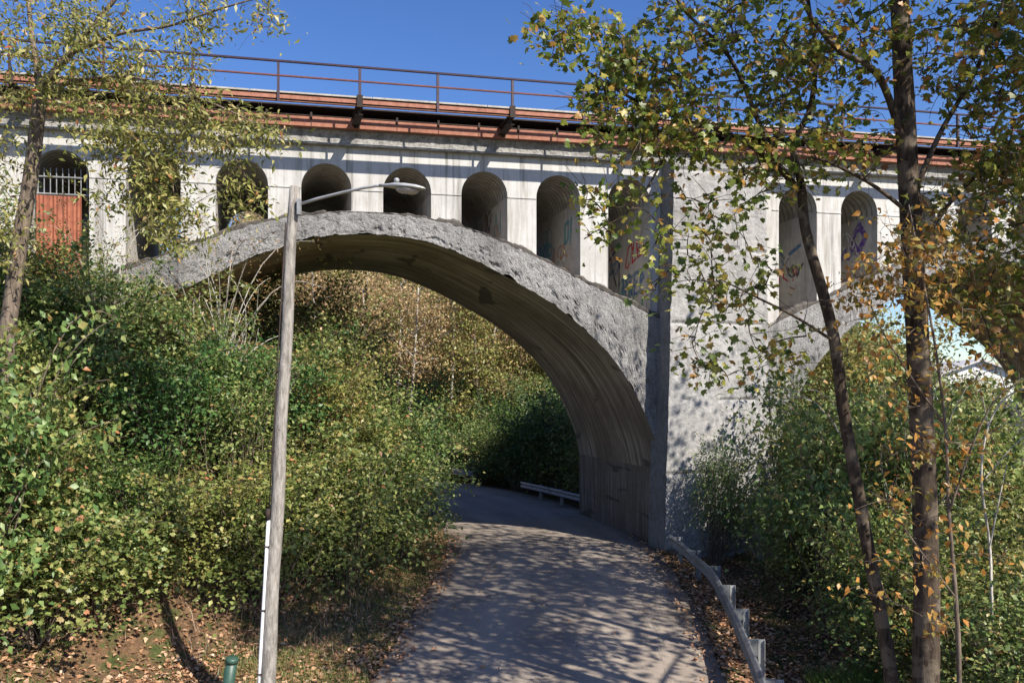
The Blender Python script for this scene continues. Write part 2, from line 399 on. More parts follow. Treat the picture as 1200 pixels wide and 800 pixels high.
def th(x, y):
    x = np.atleast_1d(np.asarray(x,float)); y = np.atleast_1d(np.asarray(y,float))
    side, e = road_dist(x, y)
    L = side < 0
    q = .62*(-x-4.2)+.62*(y-15.2)
    hL = 6.5*ss(0,8,q)*ss(.7,5.5,e)
    hL = hL*(1-.62*ss(25.5,32,y)*ss(-17,-11,x))
    hL = hL + 9*ss(14,60,-x)*ss(10,40,y)
    # beyond the bend: wooded hillside
    hill = .42*np.clip(y-46,0,200)*ss(1.0,9,e)*(1-ss(10,30,x-.12*(y-46)))
    hill = 30*np.tanh(hill/30)
    lowR = -3.6*ss(7,24,x)*ss(-5,15,y)
    bankR = .5*ss(1.5,5,e)*(1-ss(5,9,e)) - .25*ss(.2,1.2,e)
    h = np.where(L, hL, bankR + lowR) + hill
    bumps = .10*np.sin(x*1.3+.7*y)*np.sin(y*1.1-.4*x)+.06*np.sin(x*3.1)*np.sin(y*2.7+1)
    h = h + bumps*ss(.3,2,e) - .035*(1-ss(-.3,.25,e))
    far = ss(140,400,np.hypot(x,y)); return h*(1-far)+far*(-2)
def th1(x, y): return float(th(x,y)[0])
def axis(lo, hi, step, ext, n):
    a = np.arange(lo, hi+1e-6, step)
    g = np.geomspace(step, ext, n); g = np.cumsum(g)*ext/np.cumsum(g)[-1]
    return np.concatenate([(lo-g)[::-1], a, hi+g])
XS = axis(-20, 16, .4, 1600, 34); YS = axis(4, 50, .4, 1600, 34)
gx, gy = np.meshgrid(XS, YS)
gz = th(gx.ravel(), gy.ravel())
verts = np.stack([gx.ravel(), gy.ravel(), gz],1)
nx, ny = len(XS), len(YS)
ii = (np.arange(ny-1)[:,None]*nx+np.arange(nx-1)[None,:]).ravel()
me = mesh_np('ground', verts, np.stack([ii,ii+1,ii+1+nx,ii+nx],1), M['ground'])
me.polygons.foreach_set('use_smooth', [True]*len(me.polygons))
tag(obj_from('ground', me), kind='structure')

mb = MB(); CF = catmull(CL, 24); dacc = 0
rowv = []
for i, p in enumerate(CF):
    d = CF[min(i+1,len(CF)-1)]-CF[max(i-1,0)]; d /= np.linalg.norm(d); nrm = np.array([d[1],-d[0]])
    if i: dacc += np.linalg.norm(p-CF[i-1])
    w = half_w(p[1]); row = []
    for k in range(13):
        f = -1+k/6
        ed = (.10*mnoise.noise(Vector((dacc*.9, f*3, 0)))+.05*mnoise.noise(Vector((dacc*4, f*3, 5)))) if abs(f)>.99 else 0
        q = p+nrm*(w*f+ed); row.append(len(mb.v)); mb.v.append((q[0],q[1],.004+.05*(1-f*f)*.6)); mb.uv[len(mb.v)-1] = (w*f, dacc)
    rowv.append(row)
for a, b in zip(rowv, rowv[1:]):
    for k in range(12): mb.f.append((a[k],a[k+1],b[k+1],b[k]))
tag(mb.build('road', M['road'], smooth=True), kind='structure')
mb = MB(); mb.grid(2,2,lambda u,v:(14+u*120, 34+v*90, -2.35)); tag(mb.build('water', M['water']), kind='structure')

# ------------------------------------------------------------------ the viaduct
GR = .012
def B(s, t, z):
    g = GR*(s+8)*min(1,max(0,(z-10)/1.5))
    return (4.94+.976*s-.30*t, 25+.218*s+.954*t, z+g)
def curve_table(tab, n=160):
    P = catmull(tab, 24); L = np.concatenate([[0],np.cumsum(np.linalg.norm(np.diff(P,axis=0),axis=1))])
    q = np.linspace(0, L[-1], n); return np.stack([np.interp(q,L,P[:,0]), np.interp(q,L,P[:,1])],1), L[-1]
INT = [(0,9.73),(1.6,9.58),(3.1,9.06),(4.5,8.38),(5.7,7.70),(6.8,6.85),(7.7,5.92),(8.45,4.75),(9.02,3.4),(9.3,2.2)]
EXT = [(0,10.42),(1.6,10.31),(3.2,9.97),(4.8,9.38),(6.7,8.54),(8.8,7.62),(9.6,7.2)]
def sym(tab): return [(-x,z) for x,z in tab[:0:-1]] + tab
INTC, LI = curve_table(sym(INT), 240); EXTC, LE = curve_table(sym(EXT), 240)
def z_ext(dx): return float(np.interp(abs(dx), [p[0] for p in EXTC[120:]], [p[1] for p in EXTC[120:]]))
W_T = 7.0; TW = .14
viaduct = thing('railway_viaduct', 'tall concrete arched railway viaduct crossing over the road', 'bridge', (0,0,0))
SPANS = [(-9.3, -9.47), (13.3, 13.33)]
ZT = 12.36
def fbm(p, o=4):
    a = 1; s = 0
    for _ in range(o): s += a*mnoise.noise(p); p = p*2.07; a *= .5
    return s
for ci, (c, co) in enumerate(SPANS):
    # soffit + back of barrel
    mb = MB(); n = len(INTC)
    mb.grid(n, 15, lambda u,v: B(c+INTC[int(round(u*(n-1)))][0], .02+v*(W_T-.02), INTC[int(round(u*(n-1)))][1]+.012*mnoise.noise(Vector((u*3,v*40,ci)))), uv=lambda u,v:(u*LI, v*W_T))
    mb.grid(n, 3, lambda u,v: B(c+EXTC[int(round(u*(n-1)))][0], .1+v*(W_T-.2), EXTC[int(round(u*(n-1)))][1]), uv=lambda u,v:(u*LE, v*W_T))
    mb.grid(n, 4, lambda u,v: B(c+INTC[int(round(u*(n-1)))][0]*(1-v)+EXTC[int(round(u*(n-1)))][0]*v, W_T, INTC[int(round(u*(n-1)))][1]*(1-v)+EXTC[int(round(u*(n-1)))][1]*v), uv=lambda u,v:(u*LI, v))
    mb.build('arch_barrel', M['soffit'], viaduct, True)
    # rough spalled ring face with a thin top ledge and a ragged lower edge
    mb = MB(); NV = 22; NU = 560
    def ringpt(u, v):
        k = u*(n-1); i0 = int(k); i1 = min(i0+1,n-1); f = k-i0
        a = INTC[i0]*(1-f)+INTC[i1]*f; b = EXTC[i0]*(1-f)+EXTC[i1]*f
        w = min(1, v/.8); q = a*(1-w)+b*w
        s = c+q[0]; z = q[1]
        p = Vector((s*1.0,z*1.0,ci*9.))
        rough = fbm(p*3.4,5); pit = max(0, fbm(p*4.2+Vector((7,3,1)),4)-.10); low = (1-w)**1.3
        amp = min(1, w*6)*(1 if v < .8 else .35)
        t = -.014*rough*amp + (.03+.15*low)*pit*amp
        if v > .8: t += (v-.8)/.2*TW*1.02; z += .02*rough
        if w < .15: z += .10*max(0,fbm(p*2.4,5)+.05)*(1-w/.15)
        t += .02*(1-amp)
        return B(s, t, z)
    mb.grid(NU, NV+5, ringpt); mb.build('arch_ring', M['ring'], viaduct)
    # dark band of uneven height on the ledge along the back of the ring
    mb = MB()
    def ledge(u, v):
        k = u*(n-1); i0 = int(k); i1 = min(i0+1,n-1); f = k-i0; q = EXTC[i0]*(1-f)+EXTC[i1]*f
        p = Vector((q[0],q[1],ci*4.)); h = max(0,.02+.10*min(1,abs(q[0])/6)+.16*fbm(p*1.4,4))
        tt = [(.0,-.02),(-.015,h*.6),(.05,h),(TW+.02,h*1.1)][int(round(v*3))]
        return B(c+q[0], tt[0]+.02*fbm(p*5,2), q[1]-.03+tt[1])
    mb.grid(420, 4, ledge); mb.build('ledge_band', M['ledge_dark'], viaduct)
    # spandrel walls: front and back, with eight round headed openings
    opens = [(co+(k-3.5)*2.385-.725, co+(k-3.5)*2.385+.725) for k in range(8)]
    zs = 11.11; r = .725
    def strip(mb, t, s0, s1, lo0, lo1):
        mb.add([B(s0,t,lo0),B(s1,t,lo1),B(s1,t,ZT),B(s0,t,ZT)], [(0,1,2,3)])
    for t in (TW, W_T-TW):
        mb = MB(); edges = [c-9.3] + [e for o in opens for e in o] + [c+9.3]
        for a, b in zip(edges[0::2], edges[1::2]):
            xs = np.linspace(a, b, max(2,int((b-a)/.12)+1))
            for p, q in zip(xs, xs[1:]): strip(mb, t, p, q, z_ext(p-c)-.15, z_ext(q-c)-.15)
        for a, b in opens:
            xc = (a+b)/2; ang = np.linspace(math.pi, 0, 21)
            pts = [(xc+r*math.cos(q), zs+r*math.sin(q)) for q in ang]
            for (p,z0),(q,z1) in zip(pts, pts[1:]): strip(mb, t, p, q, z0, z1)
        mb.build('spandrel_wall', M['white'], viaduct)
    # impost band strips between openings
    for a, b in zip(edges[0::2], edges[1::2]):
        mb = MB(); mb.abox(a+.004, b-.004, TW-.022, TW+.1, zs-.05, zs-.015, B); mb.build('impost_band', M['white'], viaduct)
    for k, (a, b) in enumerate(opens):
        xc = (a+b)/2; mb = MB(); prof = []
        zl = z_ext(a-c)-.2; zr = z_ext(b-c)-.2
        prof += [(xc+r*math.cos(q), zs+r*math.sin(q)) for q in np.linspace(math.pi,0,21)]
        m = len(prof); cum = [0]
        for p, q in zip(prof, prof[1:]): cum.append(cum[-1]+math.dist(p,q))
        mb.grid(m, 12, lambda u,v: B(prof[int(round(u*(m-1)))][0], TW+v*(W_T-2*TW), prof[int(round(u*(m-1)))][1]), uv=lambda u,v:(cum[int(round(u*(m-1)))], v*6.6))
        mb.build('spandrel_vault', M['vault'], viaduct)
        mb = MB(); mb.grid(2, 24, lambda u,v: B(a, TW+v*(W_T-2*TW), zl+(zs-zl)*u)); mb.build('spandrel_jamb', M['jamb'], viaduct)
        mb = MB(); mb.grid(2, 24, lambda u,v: B(b, TW+v*(W_T-2*TW), zr+(zs-zr)*u)); vo = mb.build('spandrel_jamb', M['jamb'], viaduct)
        # spray paint on the wall of some vaults (the face turned to the road)
        def marks(strokes, colour, w=.07):
            g = MB()
            for pl in strokes:
                for (a0,b0),(a1,b1) in zip(pl, pl[1:]):
                    dx, dz = a1-a0, b1-b0; L = math.hypot(dx,dz) or 1; ux, uz = dx/L, dz/L; px_, pz = -uz*w/2, ux*w/2
                    q = [(a0-ux*w*.3+px_,b0-uz*w*.3+pz),(a0-ux*w*.3-px_,b0-uz*w*.3-pz),(a1+ux*w*.3-px_,b1+uz*w*.3-pz),(a1+ux*w*.3+px_,b1+uz*w*.3+pz)]
                    off = .004+.0015*(len(g.v)//8 % 3)
                    pts = [B(b-off, y, z) for y,z in q]+[B(b+.001, y, z) for y,z in q]
                    g.box(pts)
            g.build('graffiti', M['paint_'+colour], vo)
        gr = random.Random(50*ci+k)
        def scribble(n, t0, t1, z0, z1, colours):
            for _ in range(n):
                x = gr.uniform(t0,t1); z = gr.uniform(z0,z1); h = gr.uniform(.3,.75); pts = []; ph = gr.uniform(0,6)
                for q in range(22): pts.append((x-q*.035+h*.28*math.sin(q*.9+ph), z+h*(.5+.5*math.cos(q*.62+ph*1.7))))
                marks([pts], gr.choice(colours), gr.uniform(.03,.08))
        if ci == 0 and k == 7: scribble(9, 1.6, 5.2, 7.2, 9.4, ['black','blue','green','pale','red','teal'])
        if ci == 0 and k == 6: scribble(9, 1.4, 5.0, 8.3, 10.2, ['teal','orange','black','red','pale'])
        if ci == 0 and k == 5: scribble(5, 1.4, 4.0, 9.6, 10.6, ['black','teal','orange'])
        if ci == 1 and k == 0: scribble(9, 1.3, 4.5, 8.6, 10.2, ['red','blue','black','pale'])
        if ci == 1 and k == 1: scribble(5, 1.3, 4.0, 9.4, 10.4, ['purple','black','pale'])
        if ci == 0 and k == 7:
            T = lambda t0,z0,L: [[(t0-x, z0+y) for x,y in pl] for pl in L]
            marks(T(1.95,9.30,[[(.42,.78),(.22,.7),(.06,.35),(.0,.06),(.14,.02),(.36,.2),(.5,.62),(.44,.8)],[(.62,.82),(.50,.14),(.78,.24)],[(1.06,.80),(.84,.72),(.92,.24),(1.24,.36)],[(.88,.48),(1.08,.56)]]), 'red', .085)
            marks(T(2.2,8.25,[[(0,0),(.05,.75),(.2,.1),(.36,.78)],[(.5,.05),(.5,.8),(.72,.7),(.52,.4),(.78,.06)],[(.9,.1),(.92,.82),(1.2,.8)],[(.92,.45),(1.12,.46)],[(.9,.1),(1.2,.12)],[(1.36,.1),(1.36,.84),(1.6,.6),(1.38,.45)]]), 'blue', .12)
            marks(T(1.9,7.3,[[(0,.1),(.1,.75),(.3,.7),(.24,.1)],[(.5,0),(.45,.7)],[(.7,.1),(.66,.75),(1.0,.5),(.74,.3)],[(1.15,.05),(1.2,.8)]]), 'green', .10)
            marks(T(4.2,7.5,[[(0,.1),(.2,.8),(.5,.2)],[(.7,.1),(.8,.9),(1.2,.7)],[(.4,1.3),(.5,2.0)]]), 'red', .14)
            marks(T(2.3,8.25,[[(.0,.1),(1.7,.15)],[(.0,.72),(1.7,.78)]]), 'teal', .05)
            marks(T(3.6,8.6,[[(0,.2),(.5,.9),(.9,.2)],[(.2,1.2),(.9,1.5)],[(1.1,.1),(1.15,1.1)]]), 'black', .09)
            marks(T(3.2,9.4,[[(0,.1),(.1,.8),(.5,.7)],[(.1,.4),(.4,.45)]]), 'orange', .1)
        elif ci == 0 and k == 6:
            T = lambda t0,z0,L: [[(t0-x, z0+y) for x,y in pl] for pl in L]
            marks(T(1.5,9.9,[[(0,.1),(.05,.7),(.35,.75),(.3,.2),(.05,.1)],[(.5,0),(.6,.8)]]), 'teal', .13)
            marks(T(3.6,8.6,[[(0,0),(.3,.9),(.5,.2),(.8,.9)],[(1.0,.1),(1.1,1.4)]]), 'orange', .13)
            marks(T(2.4,8.3,[[(0,.1),(.1,.9),(.4,.5),(.1,.3)],[(.7,.1),(.8,.9)],[(1.1,0),(1.2,.8)]]), 'red', .09)
            marks(T(4.0,9.2,[[(0,.1),(.4,.8),(.9,.1)]]), 'black', .1)
        elif ci == 0 and k == 5:
            marks([[(1.6,10.2),(1.4,10.8),(1.1,10.2)],[(.9,10.1),(.9,10.8)]], 'teal', .09)
        elif ci == 1 and k == 0:
            marks([[(2.2,9.0),(2.1,9.5),(1.9,9.5),(1.95,9.2),(1.7,9.05)],[(1.4,9.0),(1.35,9.45),(1.15,9.4),(1.3,9.2)]], 'red', .06)
            marks([[(2.6,9.8),(2.2,10.2),(1.9,9.9)],[(1.6,10),(1.0,10.2)]], 'blue', .12)
        elif ci == 1 and k == 1:
            marks([[(1.4,10.5),(1.0,10.9),(.7,10.5),(1.0,10.1),(1.4,10.5)]], 'purple', .22)
    if ci == 0:
        a, b = opens[0]
        mb = MB(); mb.grid(24, 3, lambda u,v: B(a+.05+u*1.15, .42+.018*math.sin(u*60), 8.2+v*2.35))
        pan = mb.build('rusty_panel', M['panel_rust'], viaduct)
        mb = MB()
        for q in np.linspace(a+.08, b-.12, 9): mb.tube([B(q,.46,10.5),B(q,.46,11.4)], .014, 5)
        for z in (10.6, 11.12): mb.tube([B(a,.44,z),B(b,.44,z)], .025, 5)
        mb.build('window_grille', M['galv_dull'], viaduct)
# piers with rendered, battered fronts
def pier(s0, s1):
    mb = MB(); zb, zt = -4.2, 12.28
    def face(u, v):
        z = zb+(zt-zb)*v; bat = .033*(zt-z)
        s = s0-bat+(s1-s0+bat*1.2)*u; p = Vector((s,z,3.3)); e = min(1,u*14,(1-u)*14)
        t = -.7-bat*.35 + (.03*fbm(p*1.2,5)-.012*fbm(p*6,3))
        crack = abs(mnoise.noise(Vector((s*.35, 0, round(z/2.4)*5.1))))*.25
        zz = (z+crack)%2.4
        if zz < .07: t += .05
        return B(s+.025*fbm(p*2.2,3)*(1-e), t, z)
    mb.grid(46, 170, face)
    def side(sgn):
        def f(u, v):
            z = zb+(zt-zb)*v; bat = .033*(zt-z); s = (s0-bat) if sgn<0 else (s1+.2*bat)
            p = Vector((s,z,3.3)); q = Vector((u*4+20*sgn,z,1.3))
            t0 = -.7-bat*.35+(.03*fbm(p*1.2,5)-.012*fbm(p*6,3))
            if ((z+abs(mnoise.noise(Vector((s*.35,0,round(z/2.4)*5.1))))*.25)%2.4) < .07: t0 += .05
            e = min(1,u*4); return B(s+.025*fbm(p*2.2,3)*(1-e)+.02*fbm(q*1.5,4)*e, t0*(1-u)+.3*u, z)
        return f
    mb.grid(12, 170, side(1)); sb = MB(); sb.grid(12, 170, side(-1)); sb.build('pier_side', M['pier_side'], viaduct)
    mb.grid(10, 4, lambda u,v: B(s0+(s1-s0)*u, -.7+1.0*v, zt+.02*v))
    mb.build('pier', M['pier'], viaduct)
    for t in (TW, W_T-TW):
        mb = MB(); mb.grid(14, 4, lambda u,v: B(s0+(s1+.8-s0)*u, t, 2.0+(ZT-2.0)*v)); mb.build('spandrel_wall', M['white'], viaduct)
    # walls below the springing, facing each arch
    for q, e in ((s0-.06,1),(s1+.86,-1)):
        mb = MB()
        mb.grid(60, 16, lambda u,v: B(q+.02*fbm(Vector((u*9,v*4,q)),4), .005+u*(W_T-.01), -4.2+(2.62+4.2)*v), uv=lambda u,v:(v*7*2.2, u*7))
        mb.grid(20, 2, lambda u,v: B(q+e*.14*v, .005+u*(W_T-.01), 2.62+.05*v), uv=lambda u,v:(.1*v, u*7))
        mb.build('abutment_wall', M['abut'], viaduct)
    mb = MB()
    mb.grid(20,20, lambda u,v: B(s0-.06+(s1+.92-s0)*u, .005, -4.2+6.85*v)); mb.build('pier_base', M['pier_side'], viaduct); mb = MB(); mb.grid(4,4, lambda u,v: B(s0+(s1+.8-s0)*u, W_T, -4.2+6.8*v))
    mb.build('pier_base', M['pier'], viaduct)
for s0 in (-22.6, 0.0, 22.6): pier(s0, s0+3.2)
SA, SB = -26.0, 31.0
# spalled cornice
mb = MB(); nS = 520
def corn(u, v):
    s = SA+(SB-SA)*u
    z = 12.36+.46*v; p = Vector((s,z,8)); lip = .0 if v < .12 else .035
    t = -.01-.03*(v<.12)+lip+.022*max(-.3,fbm(p*2.6,5))+.05*max(0,fbm(p*.8+Vector((3,3,3)),3)-.15)
    return B(s, t, z)
mb.grid(nS, 12, corn)
mb.grid(nS, 3, lambda u,v: B(SA+(SB-SA)*u, -.05+v*(TW+.08), 12.355))
mb.build('cornice', M['cornice'], viaduct)
mb = MB(); mb.abox(SA,SB,.06,W_T-.06,12.40,13.05,B); mb.build('deck_slab', M['dark_steel'], viaduct)
mb = MB(); mb.abox(SA,SB,.62,.72,13.055,13.42,B); mb.abox(SA,SB,-.08,.9,13.42,13.46,B); mb.build('deck_girder', M['dark_steel'], viaduct)
# salmon edge plates, jointed
mb = MB(); s = SA
while s < SB:
    mb.abox(s+.012, min(SB,s+1.24)-.012, -.20+.01*random.random(), -.17, 12.80+.01*random.random(), 13.10, B); s += 1.24
mb.abox(SA,SB,-.165,.0,12.805,12.825,B)
mb.build('edge_plate', M['rust'], viaduct)
mb = MB(); mb.abox(SA,SB,-.21,-.14,13.10,13.125,B)
for q in np.arange(SA,SB,1.24): mb.abox(q-.03,q+.03,-.23,-.205,13.02,13.2,B)
mb.build('edge_bolts', M['dark_steel'], viaduct)
# walkway beam with plank
TB = -1.30
mb = MB()
mb.abox(SA,SB,TB,TB+.012,13.15,13.255,B); mb.abox(SA,SB,TB+.013,TB+.10,13.09,13.102,B); mb.build('walkway_beam', M['rust'], viaduct)
mb = MB(); mb.abox(SA,SB,TB+.03,TB+.1,13.104,13.30,B); mb.build('walkway_stringer', M['dark_steel'], viaduct)
mb = MB(); s = SA
while s < SB:
    mb.abox(s+.01, min(SB,s+3.3)-.01, TB-.02, TB+.13, 13.302, 13.345+.008*random.random(), B); s += 3.3
mb.build('walkway_plank', M['plank'], viaduct)
posts = np.arange(-9.85-2.2*7, SB-.5, 2.2)
for i, s in enumerate(posts):
    if (i-7) % 2 == 0:
        mb = MB()
        mb.abox(s-.11,s+.11,TB+.12,.05,13.10,13.118,B); mb.abox(s-.012,s+.012,TB+.12,.05,12.9,13.10,B); mb.abox(s-.11,s+.11,TB+.12,.05,12.885,12.90,B)
        mb.abox(s-.08,s+.08,TB-.05,TB-.008,13.04,13.38,B); mb.abox(s-.02,s+.12,-.26,-.205,12.82,13.2,B)
        mb.build('bracket', M['dark_steel'], viaduct)
hr = MB(); z1, z2 = 14.16, 13.76
hr.tube([B(s,TB-.03,z1) for s in np.linspace(SA,SB,60)], .036, 6); h1 = hr.build('handrail', M['rail'], viaduct)
hr = MB(); hr.tube([B(s,TB-.03,z2) for s in np.linspace(SA,SB,60)], .028, 6); h2 = hr.build('mid_rail', M['rail_rust'], viaduct)
for s in posts:
    mb = MB(); mb.abox(s-.035,s+.035,TB-.045,TB-.037,13.05,z1,B); mb.abox(s-.035,s-.027,TB-.036,TB+.03,13.05,z1,B)
    mb.build('rail_post', M['rail'], h1)
mb = MB()
for t in np.arange(0,1): pass
for s in np.arange(SA,SB,.62): mb.abox(s-.11,s+.11,1.0,W_T-1.0,13.055,13.2,B)
mb.build('sleepers', M['plank'], viaduct)

# ------------------------------------------------------------------ pixel helper for laying out plants in depth
def Wp(px, py, Y): return Vector(((px-600)/900*Y, Y, 5+(460-py)/900*Y))
def proj(p): return 600+p[0]/p[1]*900, 460-(p[2]-5)/p[1]*900

# ------------------------------------------------------------------ lamp pole
YP = 11.9
base = Wp(311,830,YP); base.z = th1(base.x,YP)
lamp = thing('street_lamp', 'weathered wooden lamp pole with a cobra head light, leaning on the left verge', 'street lamp', base)
def loc(o, p): return tuple(Vector(p)-o.location)
top = Wp(345,219,YP)
mb = MB(); nseg = 22
mb.tube([loc(lamp, base.lerp(top,k/nseg)+Vector((.012*math.sin(k*.9),0,-.3 if k==0 else 0))) for k in range(nseg+1)], [.120-.040*k/nseg for k in range(nseg+1)], 12, wob=.03)
mb.build('pole', M['pole_wood'], lamp, True)
mb = MB()
pts = [base.lerp(top, f)+Vector((-.108+.034*f,-.075,0)) for f in (.0,.12,.25,.37)]
mb.tube([loc(lamp,p) for p in pts], .027, 8); mb.build('conduit', M['conduit'], lamp, True)
mb = MB()
pts = [base.lerp(top, f)+Vector((-.10+.02*f,-.095+.02*f,0)) for f in (.37,.55,.75,.93)]
mb.tube([loc(lamp,p) for p in pts], .011, 6); 
q = base.lerp(top,.385)+Vector((-.10,-.10,0)); mb.tube([loc(lamp,q+Vector((-.01,0,-.1))), loc(lamp,q+Vector((.0,0,.06)))], .036, 8)
mb.build('cable', M['dark_steel'], lamp, True); mb = MB()
for f in (.08,.2,.32,.5,.65): 
    q = base.lerp(top,f)+Vector((-.12+.03*f,-.09,0)); mb.abox(q.x-lamp.location.x-.03,q.x-lamp.location.x+.06,q.y-lamp.location.y-.02,q.y-lamp.location.y,q.z-lamp.location.z,q.z-lamp.location.z+.02)
mb.build('cable_clamps', M['dark_steel'], lamp)
mb = MB()
arm = [Wp(349,240,YP-.02), Wp(372,233,YP-.15), Wp(400,226,YP-.35), Wp(425,220.5,YP-.5), Wp(440,218,YP-.6), Wp(452,217.5,YP-.66)]
mb.tube([loc(lamp,p) for p in arm], [.024,.024,.023,.022,.021,.021], 8)
mb.build('lamp_arm', M['lamp_metal'], lamp, True)
q = Wp(348.5,241,YP-.09); mb = MB(); mb.abox(q.x+.0,q.x+.05,q.y-.035,q.y+.05,q.z-.14,q.z+.10, fn=lambda x,y,z: loc(lamp,(x,y,z))); mb.build('arm_bracket', M['galv_dull'], lamp)
h0 = Wp(445,217.5,YP-.64); h1_ = Wp(498,221,YP-.92); ax = (h1_-h0); LH = ax.length; ax.normalize(); sd = ax.cross(Vector((0,0,1))).normalized(); upv = sd.cross(ax)
mb = MB(); prof = [(0,.03,.024),(.1,.042,.03),(.24,.07,.042),(.36,.11,.052),(.6,.13,.055),(.82,.105,.045),(.95,.06,.026),(1,.02,.01)]
for (f, w, h) in prof:
    cpt = h0+ax*LH*f
    for k in range(14):
        a = 2*math.pi*k/14; zz = math.sin(a); 
        p = cpt+sd*w*math.cos(a)+upv*(h*zz if zz>0 else h*.55*zz); mb.v.append(loc(lamp,p))
for i in range(len(prof)-1):
    for k in range(14): mb.f.append((i*14+k,i*14+(k+1)%14,(i+1)*14+(k+1)%14,(i+1)*14+k))
mb.f.append(tuple(range(14))[::-1]); mb.f.append(tuple(range((len(prof)-1)*14,len(prof)*14)))
head = mb.build('lamp_head', M['lamp_metal'], lamp, True)
mb = MB(); cpt = h0+ax*LH*.62-upv*.03
for (f, g) in ((1,0),(.92,-.03),(.7,-.055),(.3,-.07)):
    for k in range(12):
        a = 2*math.pi*k/12; mb.v.append(loc(lamp, cpt+ax*.19*f*math.cos(a)+sd*.12*f*math.sin(a)+upv*g))
for i in range(3):
    for k in range(12): mb.f.append((i*12+k,(i+1)*12+k,(i+1)*12+(k+1)%12,i*12+(k+1)%12))
mb.f.append(tuple(range(36,48))); mb.build('lens', M['plank'], head, True)
mb = MB(); cpt = h0+ax*LH*.36+upv*.06; mb.tube([loc(lamp,cpt),loc(lamp,cpt+upv*.05),loc(lamp,cpt+upv*.065)],[.04,.04,.02],10); mb.build('photocell', M['galv_dull'], head, True)

# green marker post
pb = Wp(259,815,11.6); pb.z = th1(pb.x,11.6); pt = Wp(272,771,11.5)
post = thing('marker_post', 'leaning dark green round marker post in the leaf litter', 'marker post', pb)
mb = MB(); mb.tube([loc(post,pb-Vector((0,0,.2))),loc(post,pt)], .088, 16); mb.build('post_body', M['green_plastic'], post, True)
mb = MB(); d = (pt-pb).normalized(); mb.tube([loc(post,pt-d*.06),loc(post,pt+d*.0),loc(post,pt+d*.02)], [.096,.096,.075], 16); mb.build('post_cap', M['green_plastic'], post, True)

# ------------------------------------------------------------------ guardrails
WB = [(.0,-.155),(.02,-.15),(.075,-.11),(.08,-.085),(.02,-.03),(.0,0),(.02,.03),(.08,.085),(.075,.11),(.02,.15),(.0,.155)]
def guardrail(path, label, postpos, facing=-1, zc=.58, ends=True, step=1.9, group=None):
    P = catmull(path, 14); root = thing('guardrail', label, 'guardrail', (P[0][0],P[0][1],0), group)
    mb = MB(); rows = []
    for i, p in enumerate(P):
        d = P[min(i+1,len(P)-1)]-P[max(i-1,0)]; d /= np.linalg.norm(d); nr = np.array([-d[1],d[0]])*(-facing)
        g = th1(p[0],p[1]); g = max(g,-.2)
        row = []
        for (o, z) in WB:
            row.append(len(mb.v)); q = p+nr*o; mb.v.append((q[0]-root.location.x,q[1]-root.location.y,zc+z+g*.5))
        for (o, z) in WB[::-1]:
            row.append(len(mb.v)); q = p+nr*(o-.006); mb.v.append((q[0]-root.location.x,q[1]-root.location.y,zc+z+g*.5))
        rows.append(row)
    for a, b in zip(rows, rows[1:]):
        for k in range(len(a)): k2 = (k+1)%len(a); mb.f.append((a[k],b[k],b[k2],a[k2]))
    mb.f.append(tuple(rows[0])); mb.f.append(tuple(rows[-1][::-1]))
    mb.build('rail_beam', M['galv'], root, False)
    L = np.concatenate([[0],np.cumsum(np.linalg.norm(np.diff(P,axis=0),axis=1))])
    q = .3
    while q < L[-1]:
        x = np.interp(q,L,P[:,0]); y = np.interp(q,L,P[:,1]); i = min(np.searchsorted(L,q),len(P)-1); d = P[i]-P[i-1]; d /= np.linalg.norm(d); nr = np.array([-d[1],d[0]])*facing
        g = th1(x,y)
        def fr(a,b,z): return (x+nr[0]*a+d[0]*b-root.location.x, y+nr[1]*a+d[1]*b-root.location.y, z)
        mb = MB()
        for (a0,a1,b0,b1) in ((.165,.175,-.05,.05),(.175,.275,-.006,.006),(.275,.285,-.05,.05)): mb.abox(a0,a1,b0,b1,g-.3,zc+.13,fr)
        po = mb.build('post', M['galv_dull'], root)
        mb = MB(); mb.abox(.01,.16,-.05,.05,zc-.15,zc+.12,fr); mb.build('offset_block', M['galv'], po)
        q += step
GPTS = [(785,626),(800,636),(817,651),(831,662),(842,676),(852,696),(860,711),(868,728),(877,748),(886,770),(896,796)]
GP = [((px-600)/900*(900*4.27/(py-460)), 900*4.27/(py-460)) for px,py in GPTS]
GP = GP + [(3.25,9.3),(2.95,7)]
guardrail(GP, 'galvanised steel guardrail curving along the near right edge of the road', None, 1)
guardrail([(2.95,32.0),(1.9,34.2),(.45,37.0)], 'longer shaded guardrail at the far road edge just past the arch foot', None, -1, .6)
guardrail([(-2.1,41.6),(-2.9,42.5),(-3.3,42.9)], 'short far guardrail end at the bend, beside the roadside shrub', None, -1, .62)

# ------------------------------------------------------------------ plants
def smooth_path(a, b, rng, sag=0.0, n=5, jit=.08):
    a = np.array(a); b = np.array(b); L = np.linalg.norm(b-a); pts = []
    o = rng.normal(size=3)*jit*L
    for k in range(n):
        t = k/(n-1); p = a*(1-t)+b*t+o*math.sin(math.pi*t)+np.array([0,0,sag*L*math.sin(math.pi*t)])
        pts.append(p)
    return pts
def tubes(mb, path, r0, r1, sides=5):
    n = len(path); mb.tube(path, [r0+(r1-r0)*i/(n-1) for i in range(n)], sides, caps=False)

